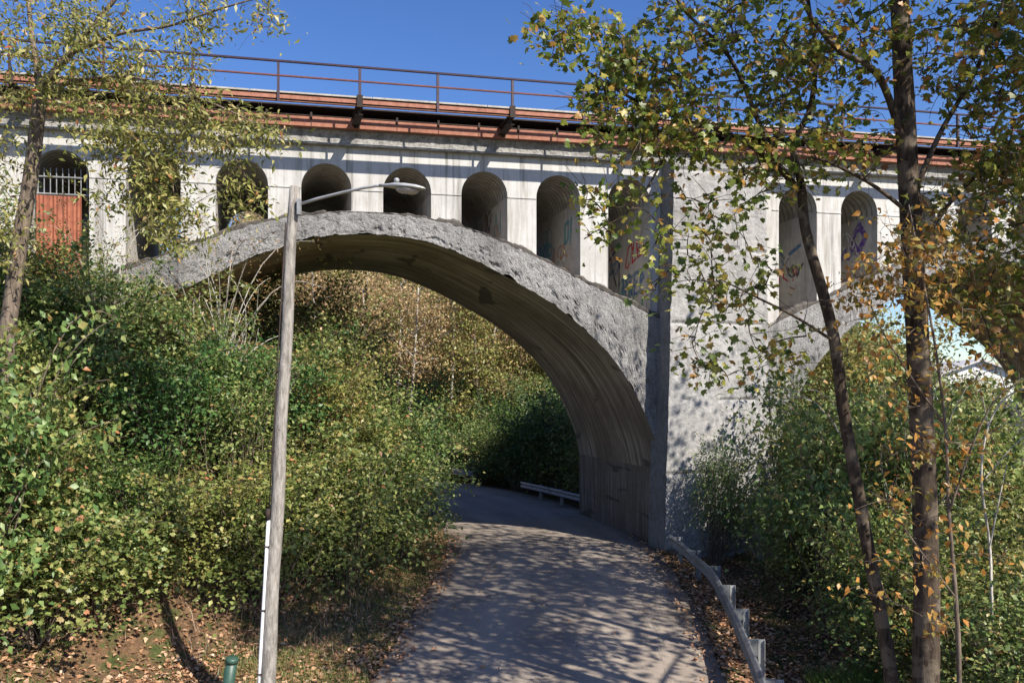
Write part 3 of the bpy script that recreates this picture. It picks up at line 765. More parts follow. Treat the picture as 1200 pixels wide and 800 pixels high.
def guided_tree(name, label, cat, base, limbs, blobs, tpl, lmat, bmat, lsize, per, spread, seed, wood=None, droop=-.6, twig_r=.012, group=None, lean=.45):
    """limbs: list of (path of (px,py,Y), r0, r1); blobs: pixel ellipses with a depth range that leaf sprays grow out to"""
    rng = np.random.default_rng(seed)
    root = thing(name, label, cat, base, group); L0 = np.array(root.location)
    mb = MB(); nodes = []; nrad = []
    for path, r0, r1 in limbs:
        P = catmull([np.array(Wp(*p)) for p in path], 6)
        for i, p in enumerate(P):
            f = i/(len(P)-1); nodes.append(p); nrad.append(r0+(r1-r0)*f)
        mb.tube([tuple(p-L0) for p in P], [r0+(r1-r0)*i/(len(P)-1) for i in range(len(P))], 12 if r0>.06 else 7, caps=True, wob=.05)
    trunk = mb.build('trunk', M[bmat], root, True)
    nodes = np.array(nodes)
    targets = []
    for (cx,cy,rx,ry,n,y0,y1) in blobs:
        k = 0
        while k < n:
            a = rng.uniform(-1,1,2)
            if a@a > 1: continue
            targets.append(np.array(Wp(cx+a[0]*rx, cy+a[1]*ry, rng.uniform(y0,y1)))); k += 1
    targets = np.array(targets)
    dist = np.array([np.min(np.linalg.norm(nodes-t,axis=1)) for t in targets])
    tw = MB(); LC = []; LN = []
    allnodes = list(nodes)
    A = np.array(allnodes)
    for i in np.argsort(dist):
        t = targets[i]; dv = A-t; pen = np.linalg.norm(dv,axis=1)+lean*np.maximum(0,dv[:,2])
        j = int(np.argmin(pen)); a = A[j]
        path = smooth_path(a, t, rng, .06, 6, .07); L = np.linalg.norm(t-a)
        tubes(tw, [p-L0 for p in path], twig_r*(.7+.35*min(2.5,L)), twig_r*.35, 5)
        A = np.vstack([A, np.array(path[2:])])
        # sprays of leaves hang around the twig end
        for kk in range(per):
            f = rng.beta(2.2,1.0); p = np.array(path[0])*(1-f)+t*f if f < .6 else t
            p = p + rng.normal(size=3)*spread*np.array([1,1,.8]); LC.append(p)
            LN.append(rng.normal(size=3)*.75+np.array([.25,-.35,.75]))
        for kk in range(2):
            e = t+rng.normal(size=3)*spread*1.3; tubes(tw, [np.array(q)-L0 for q in smooth_path(path[3],e,rng,.0,4,.1)], twig_r*.4, twig_r*.2, 4)
    tw.build('branches', M[wood or bmat], root)
    LC = np.array(LC)-L0; LN = np.array(LN); sz = lsize*rng.uniform(.55,1.25,len(LC))
    V, F = leaves(tpl, LC, LN, sz, rng, np.array([0,0,droop]))
    obj_from('crown', mesh_np(name+'_crown', V, F, M[lmat]), root)
    return root

# slim leaning tree beside the road
b0 = Wp(1052,830,10.0); b0 = (b0.x, b0.y, th1(b0.x,b0.y)-.1)
pxb = 600+b0[0]/b0[1]*900; pyb = 460-(b0[2]-5)/b0[1]*900
guided_tree('slim_tree', 'slim leaning roadside tree with lobed yellow-green leaves, beside the thicker dark trunk', 'tree', b0,
  [([(pxb,pyb,10.0),(1045,800,10.0),(1028,700,10.0),(1008,590,10.0),(990,490,10.0),(978,400,10.0),(962,335,10.0),(944,270,10.0),(939,215,10.0)], .092, .06),
   ([(939,215,10.0),(930,170,10.0),(950,125,10.1),(956,60,10.2),(947,0,10.2),(940,-90,10.3)], .05, .018),
   ([(939,225,10.0),(905,190,9.8),(860,160,9.6),(800,140,9.5),(740,115,9.5),(690,85,9.5)], .045, .012),
   ([(905,190,9.8),(880,120,9.7),(850,60,9.6),(800,10,9.6),(770,-50,9.6)], .035, .012),
   ([(978,400,10.0),(930,370,9.7),(880,345,9.5),(840,325,9.4)], .022,.008),
   ([(956,60,10.2),(1000,30,10.3),(1040,0,10.4)], .02,.008),
   ([(800,140,9.5),(770,200,9.4),(740,245,9.3),(700,270,9.3)], .018,.006)],
  [(650,30,34,24,9,9.2,10),(690,60,50,40,22,9,10.2),(735,110,45,45,24,8.8,10.2),(800,60,80,65,46,8.8,10.6),(900,50,80,60,40,9,10.8),(960,110,70,60,36,9,10.6),(850,150,70,45,34,8.8,10.4),
   (760,170,55,38,18,8.8,10),(700,135,35,25,9,9,10),(715,225,50,22,7,8.8,9.8),(690,275,35,10,3,9,9.6),(778,310,24,40,8,8.8,9.8),(840,250,60,60,14,8.8,10.2),(860,340,60,45,14,8.8,10),(830,440,35,60,7,8.9,9.9),(900,400,50,45,9,9,10),(920,200,50,35,14,9,10.4),(980,-60,200,60,40,8.8,11)],
  LEAF_LOBED, 'leaf_lobed', 'bark_dark', .086, 17, .16, 11)
# thick dark tree
b1 = Wp(1087,830,9.6); b1 = (b1.x, b1.y, th1(b1.x,b1.y)-.1)
pxb = 600+b1[0]/b1[1]*900; pyb = 460-(b1[2]-5)/b1[1]*900
guided_tree('tall_tree', 'tall thick dark trunked tree at the right, lit along its right edge', 'tree', b1,
  [([(pxb,pyb,9.6),(1085,800,9.6),(1086,700,9.6),(1083,560,9.6),(1077,430,9.6),(1070,300,9.6),(1063,180,9.6),(1057,60,9.6),(1052,-60,9.6),(1046,-220,9.6),(1040,-380,9.6)], .165, .09),
   ([(1063,180,9.6),(1030,90,9.4),(985,60,9.3),(950,20,9.2),(930,-30,9.2)], .05, .014),
   ([(1066,240,9.6),(1100,160,9.8),(1140,90,10),(1170,20,10.2),(1190,-60,10.4)], .04, .014),
   ([(1066,250,9.6),(1020,215,9.3),(970,190,9.1),(930,180,9)], .028, .01),
   ([(1070,300,9.6),(1120,230,9.8),(1165,190,10),(1210,160,10.2)], .03, .012),
   ([(1053,-40,9.6),(1100,-110,10),(1160,-160,10.4)], .05,.02),
   ([(1050,-100,9.6),(990,-180,9),(930,-240,8.6)], .05,.02)],
  [(1030,40,60,50,18,8.8,10.2),(1120,60,50,60,22,9,10.8),(1170,60,45,60,32,9,11),(1180,150,50,50,34,9,11),(1160,220,50,50,24,9,10.6),(1120,250,35,40,9,9,10.2),(1190,230,40,60,18,9,10.6),(1005,170,45,40,12,8.8,9.8),(1150,320,60,40,26,9.2,10.8),(1170,380,40,30,10,9.4,10.8),(1060,-80,150,50,46,8.6,11),(1040,-240,200,90,90,7.5,12),(1170,300,40,25,7,9,10.4)],
  LEAF_LOBED, 'leaf_lobed', 'bark_dark', .085, 16, .16, 12)
# orange leaved sapling between them
b2 = Wp(1120,840,8.6); b2 = (b2.x, b2.y, th1(b2.x,b2.y)-.1)
pxb = 600+b2[0]/b2[1]*900; pyb = 460-(b2[2]-5)/b2[1]*900
guided_tree('orange_sapling', 'thin sapling with drooping orange leaves in front of the thick dark trunk', 'sapling', b2,
  [([(pxb,pyb,8.6),(1124,800,8.6),(1120,700,8.6),(1112,600,8.7),(1108,500,8.8),(1095,400,8.8),(1078,310,8.8),(1065,240,8.8)], .03, .008),
   ([(1112,600,8.7),(1140,520,8.5),(1165,470,8.4),(1195,445,8.4)], .014,.005),
   ([(1108,500,8.8),(1060,430,8.7),(1030,380,8.7),(1010,330,8.7)], .014,.005),
   ([(1120,700,8.6),(1075,640,8.5),(1040,590,8.5)], .012,.005)],
  [(1060,300,60,50,48,8.3,9.2),(1120,270,45,35,18,8.3,9.2),(1020,350,45,50,20,8.3,9.2),(1110,370,45,45,16,8.3,9.2),(1050,430,55,45,16,8.3,9.2),(1150,410,45,45,9,8.2,9),(1080,520,60,50,10,8.2,9),(1150,540,50,60,10,8.0,8.9),(1060,620,45,50,9,8,8.9),(1150,650,50,50,6,8,8.8),(1080,700,35,45,5,8,8.8),(1020,680,35,40,4,8.3,9)],
  LEAF_OVAL, 'leaf_orange', 'bark_grey', .10, 10, .12, 13, droop=-1.6, twig_r=.006)

# left tree with fine yellow-green foliage
bl = Wp(6,430,15.2); bl = (bl.x, bl.y, th1(bl.x,bl.y)-.2)
pxb = 600+bl[0]/bl[1]*900; pyb = 460-(bl[2]-5)/bl[1]*900
guided_tree('drooping_tree', 'grey trunked tree with fine drooping yellow-green leaves in front of the rusty panel', 'tree', bl,
  [([(pxb,pyb,15.2),(6,430,15.2),(14,350,15.2),(24,280,15.2),(34,220,15.2),(42,160,15.2),(47,108,15.2)], .16, .125),
   ([(47,108,15.2),(66,82,15.1),(84,62,15),(110,30,14.9),(150,-20,14.8)], .095, .035),
   ([(47,108,15.2),(42,70,15.4),(36,30,15.6),(30,-40,15.8)], .075, .03),
   ([(47,108,15.2),(90,95,14.7),(150,90,14.3),(220,110,14),(290,140,13.8),(335,165,13.7)], .045,.008),
   ([(84,62,15),(140,40,14.6),(200,30,14.4),(260,10,14.2),(330,-10,14)], .04,.01),
   ([(150,90,14.3),(180,140,14.1),(200,200,14),(205,250,13.9)], .022,.006),
   ([(220,110,14),(260,160,13.8),(290,210,13.7)], .018,.006)],
  [(50,30,70,45,42,14,16.2),(120,50,70,45,40,13.8,15.8),(30,90,50,40,22,14,16),(110,110,70,35,40,13.8,15.4),(190,90,60,45,40,13.6,15),(200,150,75,35,52,13.4,14.8),(265,150,60,28,26,13.3,14.4),(320,150,30,20,7,13.3,14),(180,215,42,50,44,13.4,14.6),(210,265,45,30,18,13.4,14.4),(280,225,28,35,13,13.3,14.2),(120,200,40,50,12,13.6,14.8),(240,20,70,28,18,13.6,15),(300,20,30,26,7,13.5,14.5),(20,200,25,60,10,14,15.6),(15,280,35,40,14,14,15.6),(70,-60,180,50,50,13.5,16.5),(-60,80,60,90,40,14,16.5),(130,160,50,30,16,13.6,14.8)],
  LEAF_NARROW, 'leaf_left', 'bark_grey', .15, 27, .19, 21, wood='twig', droop=-1.0, twig_r=.009)

# ---- shrubs
def shrub_proto(kind, seed, lmat, n=4200, leaf=.085, tall=2.2, wide=1.25, tpl=LEAF_OVAL):
    rng = np.random.default_rng(seed); mb = MB(); C = []; Nn = []
    ncl = 95
    for i in range(ncl):
        th_ = rng.uniform(0,2*math.pi); f = rng.uniform(.12,1)**.6
        zz = tall*f*rng.uniform(.75,1.1); rr = wide*math.sqrt(max(.05,1-(f*.92)**2.2))*rng.uniform(.35,1.15)
        e = np.array([rr*math.cos(th_), rr*math.sin(th_), zz])
        b = np.array([rng.normal()*.12, rng.normal()*.12, -.25])
        if i % 2 == 0:
            tubes(mb, smooth_path(b, e, rng, .10, 6, .07), .014, .004, 4)
        m = int(n/ncl*rng.uniform(.5,1.5)); sp = rng.uniform(.12,.30)
        g = rng.normal(size=(m,3))*sp*np.array([1.15,1.15,.75]); C.append(e+g)
        out = e/np.linalg.norm(e); Nn.append(out*.45+np.array([0,0,.65])+rng.normal(size=(m,3))*.55)
    for i in range(13):   # long arching shoots
        th_ = rng.uniform(0,2*math.pi); e = np.array([wide*1.35*math.cos(th_), wide*1.35*math.sin(th_), tall*rng.uniform(.75,1.3)])
        p = smooth_path(np.array([0,0,.3]), e, rng, .22, 9, .05); tubes(mb, p, .010, .003, 4)
        for q in p[4:]:
            m = 11; C.append(q+rng.normal(size=(m,3))*.07); Nn.append(np.array([0,0,.6])+rng.normal(size=(m,3))*.6)
    C = np.vstack(C); Nn = np.vstack(Nn); keep = C[:,2] > -.1; C, Nn = C[keep], Nn[keep]
    V, F = leaves(tpl, C, Nn, leaf*rng.uniform(.55,1.3,len(C)), rng, np.array([0,0,-.3]))
    return mesh_np(kind+'_foliage', V, F, M[lmat]), mb
PROTO = []
specs = [('leaf_green',.10,2.2,1.3,LEAF_OVAL,'green leafy'),('leaf_deep',.09,2.0,1.2,LEAF_OVAL,'deep green'),('leaf_yellow',.095,2.3,1.2,LEAF_OVAL,'yellowing green'),
         ('leaf_green',.082,1.9,1.4,LEAF_LOBED,'broad leaved green'),('leaf_brown',.075,2.2,1.15,LEAF_NARROW,'brown tinged'),('leaf_green',.078,2.5,1.1,LEAF_OVAL,'fine leaved green')]
specs.append(('leaf_brown',.06,2.2,1.3,LEAF_NARROW,'half bare brushy'))
for i, (lm, lf, ta, wi, tp, desc) in enumerate(specs):
    me, mbs = shrub_proto('shrub', 100+i, lm, 3600 if tp is LEAF_LOBED else (1300 if 'bare' in desc else 5200), lf, ta, wi, tp)
    root = thing('shrub', 'x', 'shrub'); f = obj_from('foliage', me, root); s = mbs.build('stems', M['bark_pale' if 'bare' in desc else 'bark_grey'], root)
    kids(root, f, s); PROTO.append((root, desc, [0]))
def put_shrub(k, x, y, sc, szz=1.0, dz=0.0, sink=.1, rot=None):
    root, desc, used = PROTO[k]
    o = root if not used[0] else copy_tree(root); used[0] += 1
    o.location = (x, y, th1(x,y)-sink+dz); o.scale = (sc, sc, sc*szz); o.rotation_euler = (random.uniform(-.12,.12), random.uniform(-.12,.12), random.uniform(0,6.28) if rot is None else rot)
    return o, desc
def poisson(box, dmin, n, test, rng):
    pts = []
    for _ in range(n*40):
        p = (rng.uniform(box[0],box[1]), rng.uniform(box[2],box[3]))
        if not test(*p): continue
        if all((p[0]-q[0])**2+(p[1]-q[1])**2 > dmin*dmin for q in pts): pts.append(p)
        if len(pts) >= n: break
    return pts
rng = np.random.default_rng(5)
ORD = ['lowest','second lowest','third up','fourth up','fifth up','sixth up','seventh up','eighth up','ninth up','tenth up','eleventh up','twelfth up','thirteenth up','fourteenth up','fifteenth up','sixteenth up','seventeenth up','eighteenth up','nineteenth up','twentieth up','topmost','highest']
def label_columns(items, cols, tail):
    """items: (obj, desc); names each by the landmark column it stands in and its height in that column"""
    buck = {}
    for o, d in items:
        px, py = proj(o.location); c = min(range(len(cols)), key=lambda i: abs(cols[i][0]-px)); buck.setdefault(c, []).append((-py, o, d))
    for c, L in buck.items():
        L.sort(key=lambda q: q[0])
        for i, (_, o, d) in enumerate(L):
            o['label'] = f'{d} shrub {ORD[i]} {tail} {cols[c][1]}'
# left bank
def okL(x, y):
    s, e = road_dist(x, y); e = e[0]
    bx = (x-4.94)*.976+(y-25)*.218; fn = -(x-4.94)*.218+(y-25)*.976   # s and distance in front (-) of the face
    if s[0] > 0 or e < 1.35+.55*max(0,min(1,(22-y)/4)): return False
    u = x/y
    if y < 13.7+max(0,x+8.2)*1.2+.5*math.sin(x*1.3): return False
    if x < -5.4 and fn > -1.15: return False
    if abs(fn) < .4 and x<-5: return False
    return u > -.78
items = [put_shrub(0,-9.2,13.9,1.25,1.1), put_shrub(2,-10.0,14.3,1.35,1.2), put_shrub(0,-9.0,13.2,1.35,1.5), put_shrub(3,-8.3,13.6,1.1)]
for (x, y) in poisson((-17.5,-2.6,12.8,26), 1.2, 125, okL, rng):
    u = x/y; k = int(rng.choice([0,0,1,2,2,3,3,5,5,6])); e = road_dist(x,y)[1][0]
    k = 2 if (k == 6 and x > -7) else k; sc = rng.uniform(1.0,1.4)*min(1,.55+.2*e)*(.85 if y < 16.5 else 1)*(1.22 if (x > -9 and y > 19.5) else 1)
    items.append(put_shrub(k, x, y, sc, rng.uniform(.85,1.15)))
LCOL = [(-40,'the leftmost pier'),(60,'the rusty panel'),(180,'the second small opening'),(270,'the third small opening'),(345,'the lamp'),(410,'the lamp arm'),(480,'the arch crown')]
label_columns(items, LCOL, 'the left bank below')
for o, d in items: o['group'] = 'shrubs on the left bank'
# under and just beyond the arch on the left, and round the bend
def okU(x, y):
    s, e = road_dist(x, y)
    return s[0] < 0 and e[0] > 1.2 and x/y > -.36
items = []
for (x, y) in poisson((-13,-3,26.2,42), 1.75, 36, okU, rng):
    k = int(rng.choice([0,1,2,5,5,3])); items.append(put_shrub(k, x, y, rng.uniform(1.3,1.7), rng.uniform(1.05,1.3)))
label_columns(items, [(300,'lamp pole'),(400,'crown of the arch'),(480,'far road bend')], 'behind the arch left, below the')
for o, d in items: o['group'] = 'shrubs behind the arch on the left'
def okF(x, y):
    s, e = road_dist(x, y); return s[0] > 0 and e[0] > 1.1 and x/y < .14
items = []
for (x, y) in poisson((-16,6.5,34,56), 1.7, 60, okF, rng):
    k = int(rng.choice([1,1,0,5,2,1])); e = road_dist(x,y)[1][0]
    items.append(put_shrub(k, x, y, rng.uniform(1.0,1.5)*(1.25 if x > 0 else 1), rng.uniform(1,1.5 if x > 0 else 1.2)))
label_columns(items, [(250,'left end'),(360,'middle of the bend'),(450,'bend'),(530,'short far guardrail'),(600,'longer far guardrail'),(680,'arch foot')], 'past far road edge towards the')
for o, d in items: o['group'] = 'shrubs past the far road edge'
# right side thicket
def okR(x, y):
    s, e = road_dist(x, y); fn = -(x-4.94)*.218+(y-25)*.976
    px = 600+900*x/y
    if fn > -1.6: return False
    if s[0] < 0 or e[0] < 2.3 or px > 1290: return False
    if px < 945+max(0,(16-y))*16 and y < 19.5: return False
    if e[0] < 3.0: return False
    return y > 10.4
items = []
for (x, y) in poisson((6.2,18,10.4,27), 1.2, 74, okR, rng):
    k = int(rng.choice([2,2,0,5,2,0,6])); far = y > 17 and 600+900*x/y > 950
    items.append(put_shrub(k, x, y, rng.uniform(.9,1.2)*(1.3 if far else .9), rng.uniform(.9,1.15)*(1.3 if far else 1)))
label_columns(items, [(860,'pier'),(930,'pier edge'),(1000,'slim leaning tree'),(1080,'thick dark trunk'),(1150,'white house'),(1230,'rightmost roadside trees')], 'in right thicket below the')
for o, d in items: o['group'] = 'shrubs in the right thicket'
# ivy like shrub against the foot of the pier
o, d = put_shrub(5, 6.1, 23.2, .9, 1.5); tag(o, 'straggling shrub climbing the foot of the rendered pier behind the guardrail', 'shrub')
# beyond the second span
items = []
for (x, y) in poisson((14,46,30,60), 3.2, 46, lambda x,y: .38 < x/y < .75 and (th1(x,y) > -2.3 or rng.random()<.0), rng):
    items.append(put_shrub(int(rng.choice([0,2,5])), x, y, rng.uniform(1.0,1.6), 1.0))
label_columns(items, [(960,'left part'),(1050,'middle'),(1140,'right part')], 'beyond the second arch, in its')
for o, d in items: o['group'] = 'shrubs beyond the second arch'

# ---- small bare pale sapling at far right
rb = np.random.default_rng(3); pb = Wp(1165,760,11.2); pb.z = th1(pb.x,pb.y)
sap = thing('bare_sapling', 'bare pale forked sapling at the far right of the thicket', 'sapling', pb)
mb = MB()
for pth, r in (([(1163,790),(1162,700),(1160,640),(1150,560),(1158,500),(1180,465),(1215,450)],.022),([(1160,640),(1172,580),(1180,545)],.012),([(1158,500),(1150,460),(1140,430)],.009),([(1155,560),(1190,520),(1220,500)],.009),([(1180,465),(1170,430),(1150,405)],.008)):
    P = catmull([np.array(Wp(a,b,11.2+rb.normal()*.1)) for a,b in pth],5); tubes(mb,[tuple(Vector(p)-pb) for p in P], r, r*.4, 6)
mb.build('trunk', M['bark_pale'], sap, True)

# ---- hillside and shade trees (generic)
def tree_proto(seed, h, cr, lmat, bmat, n, leaf, crown0=.35, rt=.12, tpl=LEAF_OVAL, spread=.42):
    rng = np.random.default_rng(seed); mb = MB(); tw = MB()
    bend = rng.normal(size=2)*.35; tp = []
    for k in range(9):
        f = k/8; tp.append(np.array([bend[0]*math.sin(f*2.2), bend[1]*math.sin(f*1.7), -.3+h*.93*f]))
    mb.tube(tp, [rt*(1-.85*k/8)+.012 for k in range(9)], 8, wob=.05)
    C = []; Nn = []; ncl = int(n/16)
    ends = [ ]
    nb = 16
    for i in range(nb):
        f = crown0+(1-crown0)*(i+.5)/nb; k = min(7,int(f*8)); a = tp[k]*(1-(f*8-k))+tp[k+1]*(f*8-k)
        th_ = i*2.4+rng.normal()*.4; rr = cr*(1-.65*((f-crown0)/(1-crown0))**1.5)*rng.uniform(.7,1.15)
        e = a+np.array([rr*math.cos(th_), rr*math.sin(th_), rr*rng.uniform(.25,.8)])
        p = smooth_path(a,e,rng,.08,7,.07); tubes(mb, p, rt*.32*(1.1-f)+.015, .008, 5); ends.append(p)
    for i in range(ncl):
        p = ends[rng.integers(nb)]; q = p[rng.integers(2,7)]; e = q+rng.normal(size=3)*np.array([.55,.55,.5])*cr*.42
        if i % 3 == 0: tubes(tw, smooth_path(q,e,rng,.03,4,.08), .010, .004, 4)
        m = 16; C.append(e+rng.normal(size=(m,3))*spread*np.array([1,1,.7])); Nn.append(np.array([0,0,.6])+rng.normal(size=(m,3))*.7)
    C = np.vstack(C); Nn = np.vstack(Nn)
    V, F = leaves(tpl, C, Nn, leaf*rng.uniform(.6,1.3,len(C)), rng, np.array([0,0,-.4]))
    return mb, tw, mesh_np('crown', V, F, M[lmat])
TP = []
for i, (h, cr, lm, bm, n, lf, c0, rt, desc) in enumerate([(12,2.9,'leaf_hill','bark_pale',5200,.21,.25,.13,'tan and yellow autumn tree'),(10,2.6,'leaf_hill','bark_grey',5200,.20,.18,.12,'tawny autumn tree'),(11,2.8,'leaf_hill_green','bark_grey',5200,.20,.2,.13,'yellow-green tree'),(14,2.6,'leaf_hill','bark_pale',3000,.20,.45,.13,'pale trunked thin crowned tree')]):
    mb, tw, cm = tree_proto(300+i, h, cr, lm, bm, n, lf, c0, rt)
    root = thing('hillside_tree', 'x', 'tree'); a = mb.build('trunk', M[bm], root, True); b = tw.build('branches', M['twig'], root); c = obj_from('crown', cm, root)
    kids(root, a, b, c); TP.append((root, desc, [0]))
def put_tree(k, x, y, sc):
    root, desc, used = TP[k]; o = root if not used[0] else copy_tree(root); used[0] += 1
    o.location = (x,y,th1(x,y)-.1); o.scale = (sc,)*3; o.rotation_euler = (random.uniform(-.06,.06),random.uniform(-.06,.06),random.uniform(0,6.28)); return o, desc
def okH(x, y):
    s, e = road_dist(x, y); u = x/y
    return e[0] > 3 and -.34 < u < .14
rngH = np.random.default_rng(77)
LH_ = []
for (x, y) in poisson((-32,12,49,92), 2.5, 95, okH, rngH):
    k = int(rngH.choice([0,1,2,2,2,3])); LH_.append(put_tree(k, x, y, rngH.uniform(.85,1.15)))
for (x, y) in ((-11.5,47.5),(-9.2,49),(-6.8,48),(-13.4,49.5),(-4.2,50.5),(-8,52),(-15.6,48.5),(-1.6,53),(-10.4,52.5),(-12.6,54)): LH_.append(put_tree(3, x, y, rngH.uniform(.85,1.1)))
for o, d in LH_: tag(o, f'{d} on the hillside seen through the road arch', 'tree', f'{d}s on the hillside')
items = [put_tree(k, x, y, .9)[0] for k, x, y in ((2,-16.5,30.5),(2,-14.3,31),(2,-11.8,33.5),(1,-13.6,36),(0,-17.6,33.5),(2,-20.5,36),(1,-20,33),(2,-23.5,31),(2,-27,36),(2,-18,38),(1,-24,41))]
for o in items: tag(o, 'tree on the plateau behind the left end of the viaduct', 'tree', 'trees behind the left end of the viaduct')
LR = []
for (x, y) in poisson((14,36,42,66), 2.6, 30, lambda x,y: .30 < x/y < .515, rngH):
    LR.append(put_tree(2, x, y, rngH.uniform(1.0,1.3)))
for (x, y) in ((33,55),(38.5,62),(43,70)): LR.append(put_tree(2, x, y, .95))
for (o, d) in LR: tag(o, 'yellow-green tree standing far off beyond the second arch', 'tree', 'far trees beyond the second arch')

# shade trees standing to the right of the road beside the viewer
mb, tw, cm = tree_proto(400, 16, 3.6, 'leaf_lobed', 'bark_dark', 3800, .15, .48, .20, LEAF_LOBED, .34)
shade = thing('roadside_tree', 'x', 'tree'); a = mb.build('trunk', M['bark_dark'], shade, True); b = tw.build('branches', M['bark_dark'], shade); c = obj_from('crown', cm, shade); kids(shade, a, b, c)
for i, (x, y, sc, w) in enumerate([(8.4,7.8,1.0,'just right of the thick dark trunk')]):
    o = shade if i == 0 else copy_tree(shade)
    o.location = (x,y,th1(x,y)-.1); o.scale = (sc,)*3; o.rotation_euler = (0,0,i*1.9)
    tag(o, f'tall high crowned roadside tree {w}', 'tree')

for root, desc, used in PROTO + TP:      # kinds that ended up unused
    if not used[0]:
        for ch in list(root.children): bpy.data.objects.remove(ch)
        bpy.data.objects.remove(root)

mb, tw, cm = tree_proto(410, 18.5, 3.3, 'leaf_lobed', 'bark_dark', 2300, .15, .68, .19, LEAF_LOBED, .36)
lofty = thing('roadside_tree', 'x', 'tree'); a = mb.build('trunk', M['bark_dark'], lofty, True); b = tw.build('branches', M['bark_dark'], lofty); c = obj_from('crown', cm, lofty); kids(lofty, a, b, c)
for i, (x, y, w) in enumerate([(10.9,12.2,'third from the road'),(12.4,10.2,'fourth from the road'),(9.5,9.2,'closest to the road'),(13.6,8.2,'farthest from the road'),(11.9,14.9,'closest to the viaduct')]):
    o = lofty if i == 0 else copy_tree(lofty)
    o.location = (x,y,th1(x,y)-.1); o.rotation_euler = (0,0,i*2.3)
    tag(o, f'lofty bare stemmed tree behind the right thicket, {w}', 'tree', 'lofty trees behind the right thicket')

# ------------------------------------------------------------------ ground cover
def scatter(n, box, test, rng):
    P = np.stack([rng.uniform(box[0],box[1],n), rng.uniform(box[2],box[3],n)],1); m = test(P[:,0],P[:,1]); return P[m]
rg = np.random.default_rng(9)
def tl(x,y):
    s, e = road_dist(x,y); cl = np.sin(x*2.1+y)*np.sin(y*1.7-x*.6)*.5+.5
    road = (e < -.1) & (rg.random(len(x)) < .004); edge = (e>-.45)&(e<=.0)&(rg.random(len(x))<.22)
    return ((e > 0) & (e < 9) & (rg.random(len(x)) < .30+.8*cl**1.5)) | road | edge
P = scatter(150000, (-12,11,8.5,27), tl, rg)
z = th(P[:,0],P[:,1]); e = road_dist(P[:,0],P[:,1])[1]; z = np.where(e<.2, np.maximum(z,.02), z)
C = np.column_stack([P, z+.012+rg.random(len(P))*.035])
Nn = np.array([0,0,1.])+rg.normal(size=(len(P),3))*.38
V, F = leaves(LEAF_OVAL, C, Nn, .10*rg.uniform(.35,1.5,len(P)), rg)
tag(obj_from('fallen_leaves', mesh_np('fallen_leaves', V, F, M['litter'])), 'fallen brown leaves lying on the verges beside the road', 'fallen leaves', kind='stuff')
def blades(P, h, w, mat_, name, label, cat, lean=.35):
    n = len(P); z = th(P[:,0],P[:,1])
    a = rg.uniform(0,2*math.pi,n); hh = h*rg.uniform(.5,1.3,n); dx = np.cos(a); dy = np.sin(a)
    ln = rg.normal(size=(n,2))*lean
    b = np.column_stack([P,z-.01]); t = b+np.column_stack([ln*hh[:,None], hh]); md = b*.5+t*.5+np.column_stack([-ln*hh[:,None]*.2, hh*.08])
    sd = np.column_stack([dx,dy,np.zeros(n)])*w
    V = np.stack([b-sd, b+sd, md+sd*.7, md-sd*.7, t],1).reshape(-1,3)
    F = np.array([(0,1,2),(0,2,3),(3,2,4)])[None]+(np.arange(n)*5)[:,None,None]
    tag(obj_from(name, mesh_np(name, V, F.reshape(-1,3), M[mat_])), label, cat, kind='stuff')
def tg(x,y):
    s, e = road_dist(x,y); cl = np.sin(x*1.4+.5*y+1)*np.sin(y*1.2-x*.5)
    return (e > .15) & (e < 7) & ((cl > .05)|(rg.random(len(x))<.12)) & ((s<0)|(e>1.6))
P = scatter(52000, (-11,10,8.5,24), tg, rg); blades(P, .16, .006, 'grass', 'grass', 'short grass growing through the leaf litter on the verges', 'grass')
def tv(x,y):
    s, e = road_dist(x,y); return (s<0)&(e>.05)&(e<2.6)&(np.sin(x*2.3+y)*np.sin(y*1.9-x)+rg.random(len(x))*1.2 > .35)
P = scatter(110000, (-6,0,10,27), tv, rg); blades(P, .11, .005, 'verge', 'verge_grass', 'short olive and dry grass along the left edge of the road', 'grass')
def tg2(x,y):
    px = 600+900*x/y; return (px>930)&(px<1060)&(road_dist(x,y)[1]>1.5)
P = scatter(9000, (3.5,7,10,14), tg2, rg); blades(P, .42, .008, 'grass', 'tall_grass', 'taller bright grass at the foot of the slim leaning tree', 'grass')
def td(x,y):
    s, e = road_dist(x,y); return (s<0)&(e>.9)&(y>14.2)&(y<19.5)&(rg.random(len(x))<.6)
P = scatter(4500, (-14,-2.5,13.5,20), td, rg); blades(P, .5, .006, 'dry', 'dry_weeds', 'dry tan weed stalks along the foot of the left bank', 'weeds', .5)

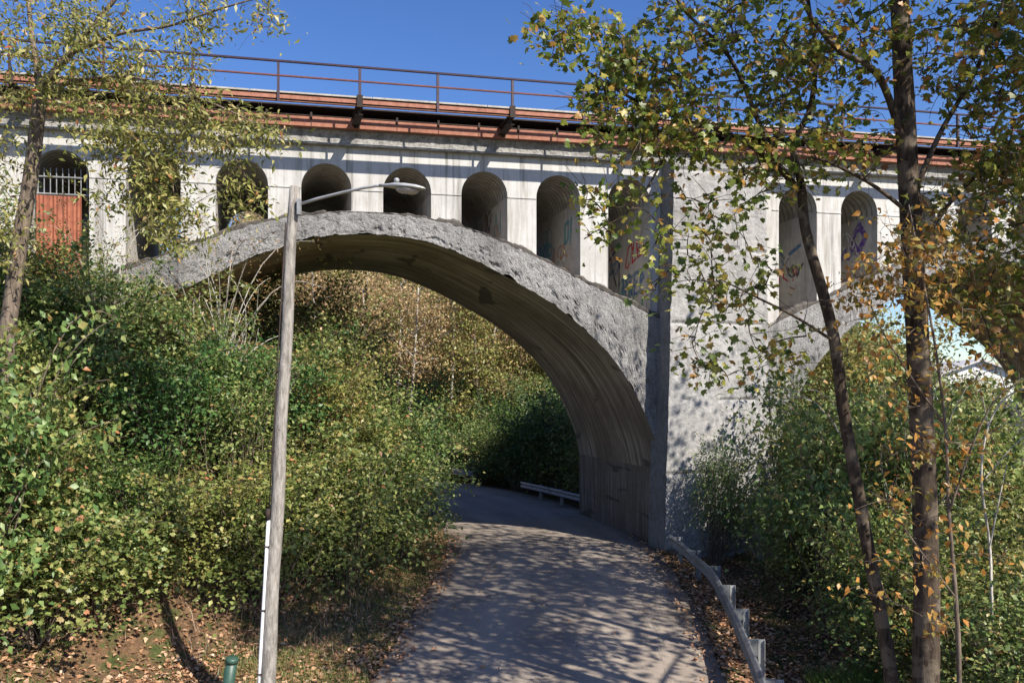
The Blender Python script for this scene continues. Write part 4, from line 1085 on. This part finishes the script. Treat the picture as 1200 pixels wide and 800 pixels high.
# ------------------------------------------------------------------ white house and wall far beyond the second arch
hx, hy = 55.0, 92.0
house = thing('white_house', 'small white gabled house far off beyond the second arch', 'house', (hx,hy,3.4))
mb = MB(); mb.abox(-6,8,0,9,-6.5,3.0); mb.add([(-6,-.01,3.0),(8,-.01,3.0),(1,-.01,5.4)],[(0,1,2)]); mb.add([(-6,9,3.0),(8,9,3.0),(1,9,5.4)],[(0,2,1)]); mb.build('wall', M['siding'], house)
mb = MB()
for sx in (-1,1):
    e = (-6.7 if sx<0 else 8.7); mb.box([(e,-.6,2.75),(1,-.6,5.42),(1,9.6,5.42),(e,9.6,2.75),(e,-.6,2.95),(1,-.6,5.65),(1,9.6,5.65),(e,9.6,2.95)])
mb.build('roof', M['roofing'], house)
for q in (-4.2,5.6):
    mb = MB(); mb.abox(q,q+.9,-.06,.02,1.5,2.3); mb.build('window', M['window'], house)
mb = MB(); mb.grid(40,4,lambda u,v:(34+u*46, 82+.6*math.sin(u*9), -4+v*2.65+ .15*math.sin(u*40)))
mb.grid(40,2,lambda u,v:(34+u*46, 82+.6*math.sin(u*9)+v*.8, 3.95+.15*math.sin(u*40)))
mb = MB(); mb.abox(34,80,84,84.8,-5,4.1); tag(mb.build('retaining_wall', M['stone']), 'dark retaining wall below the white house', 'wall')

# ------------------------------------------------------------------ camera, light, sky
cam = bpy.data.cameras.new('camera'); co = bpy.data.objects.new('camera', cam); COL.objects.link(co)
co.location = (0,0,5); co.rotation_euler = (R(90),0,0); cam.lens = 27; cam.sensor_width = 36; cam.shift_y = .05; cam.clip_end = 5000; cam.clip_start = .1
scene.camera = co
EL = R(42); AZ = R(135)
sun = bpy.data.lights.new('sun','SUN'); so = bpy.data.objects.new('sun', sun); COL.objects.link(so)
sun.energy = 5.0; sun.angle = R(.5); sun.color = (1,.925,.81)
dv = Vector((math.sin(AZ)*math.cos(EL), math.cos(AZ)*math.cos(EL), math.sin(EL)))
so.rotation_euler = dv.to_track_quat('Z','Y').to_euler(); so.location = dv*60
w = bpy.data.worlds.new('World'); scene.world = w; w.use_nodes = True
nt = w.node_tree; sky = nt.nodes.new('ShaderNodeTexSky'); sky.sky_type = 'NISHITA'; sky.sun_disc = False
sky.sun_elevation = EL; sky.sun_rotation = AZ; sky.air_density = 1.0; sky.dust_density = .3; sky.ozone_density = 2.5; sky.altitude = 200
bg = nt.nodes['Background']; bg.inputs['Strength'].default_value = .096
hs = nt.nodes.new('ShaderNodeHueSaturation'); hs.inputs['Saturation'].default_value = 1.25; hs.inputs['Hue'].default_value = .514; hs.inputs['Value'].default_value = 1.05
nt.links.new(sky.outputs[0], hs.inputs['Color']); nt.links.new(hs.outputs[0], bg.inputs['Color'])
scene.view_settings.view_transform = 'Standard'; scene.view_settings.look = 'None'; scene.view_settings.exposure = .8; scene.view_settings.gamma = 1
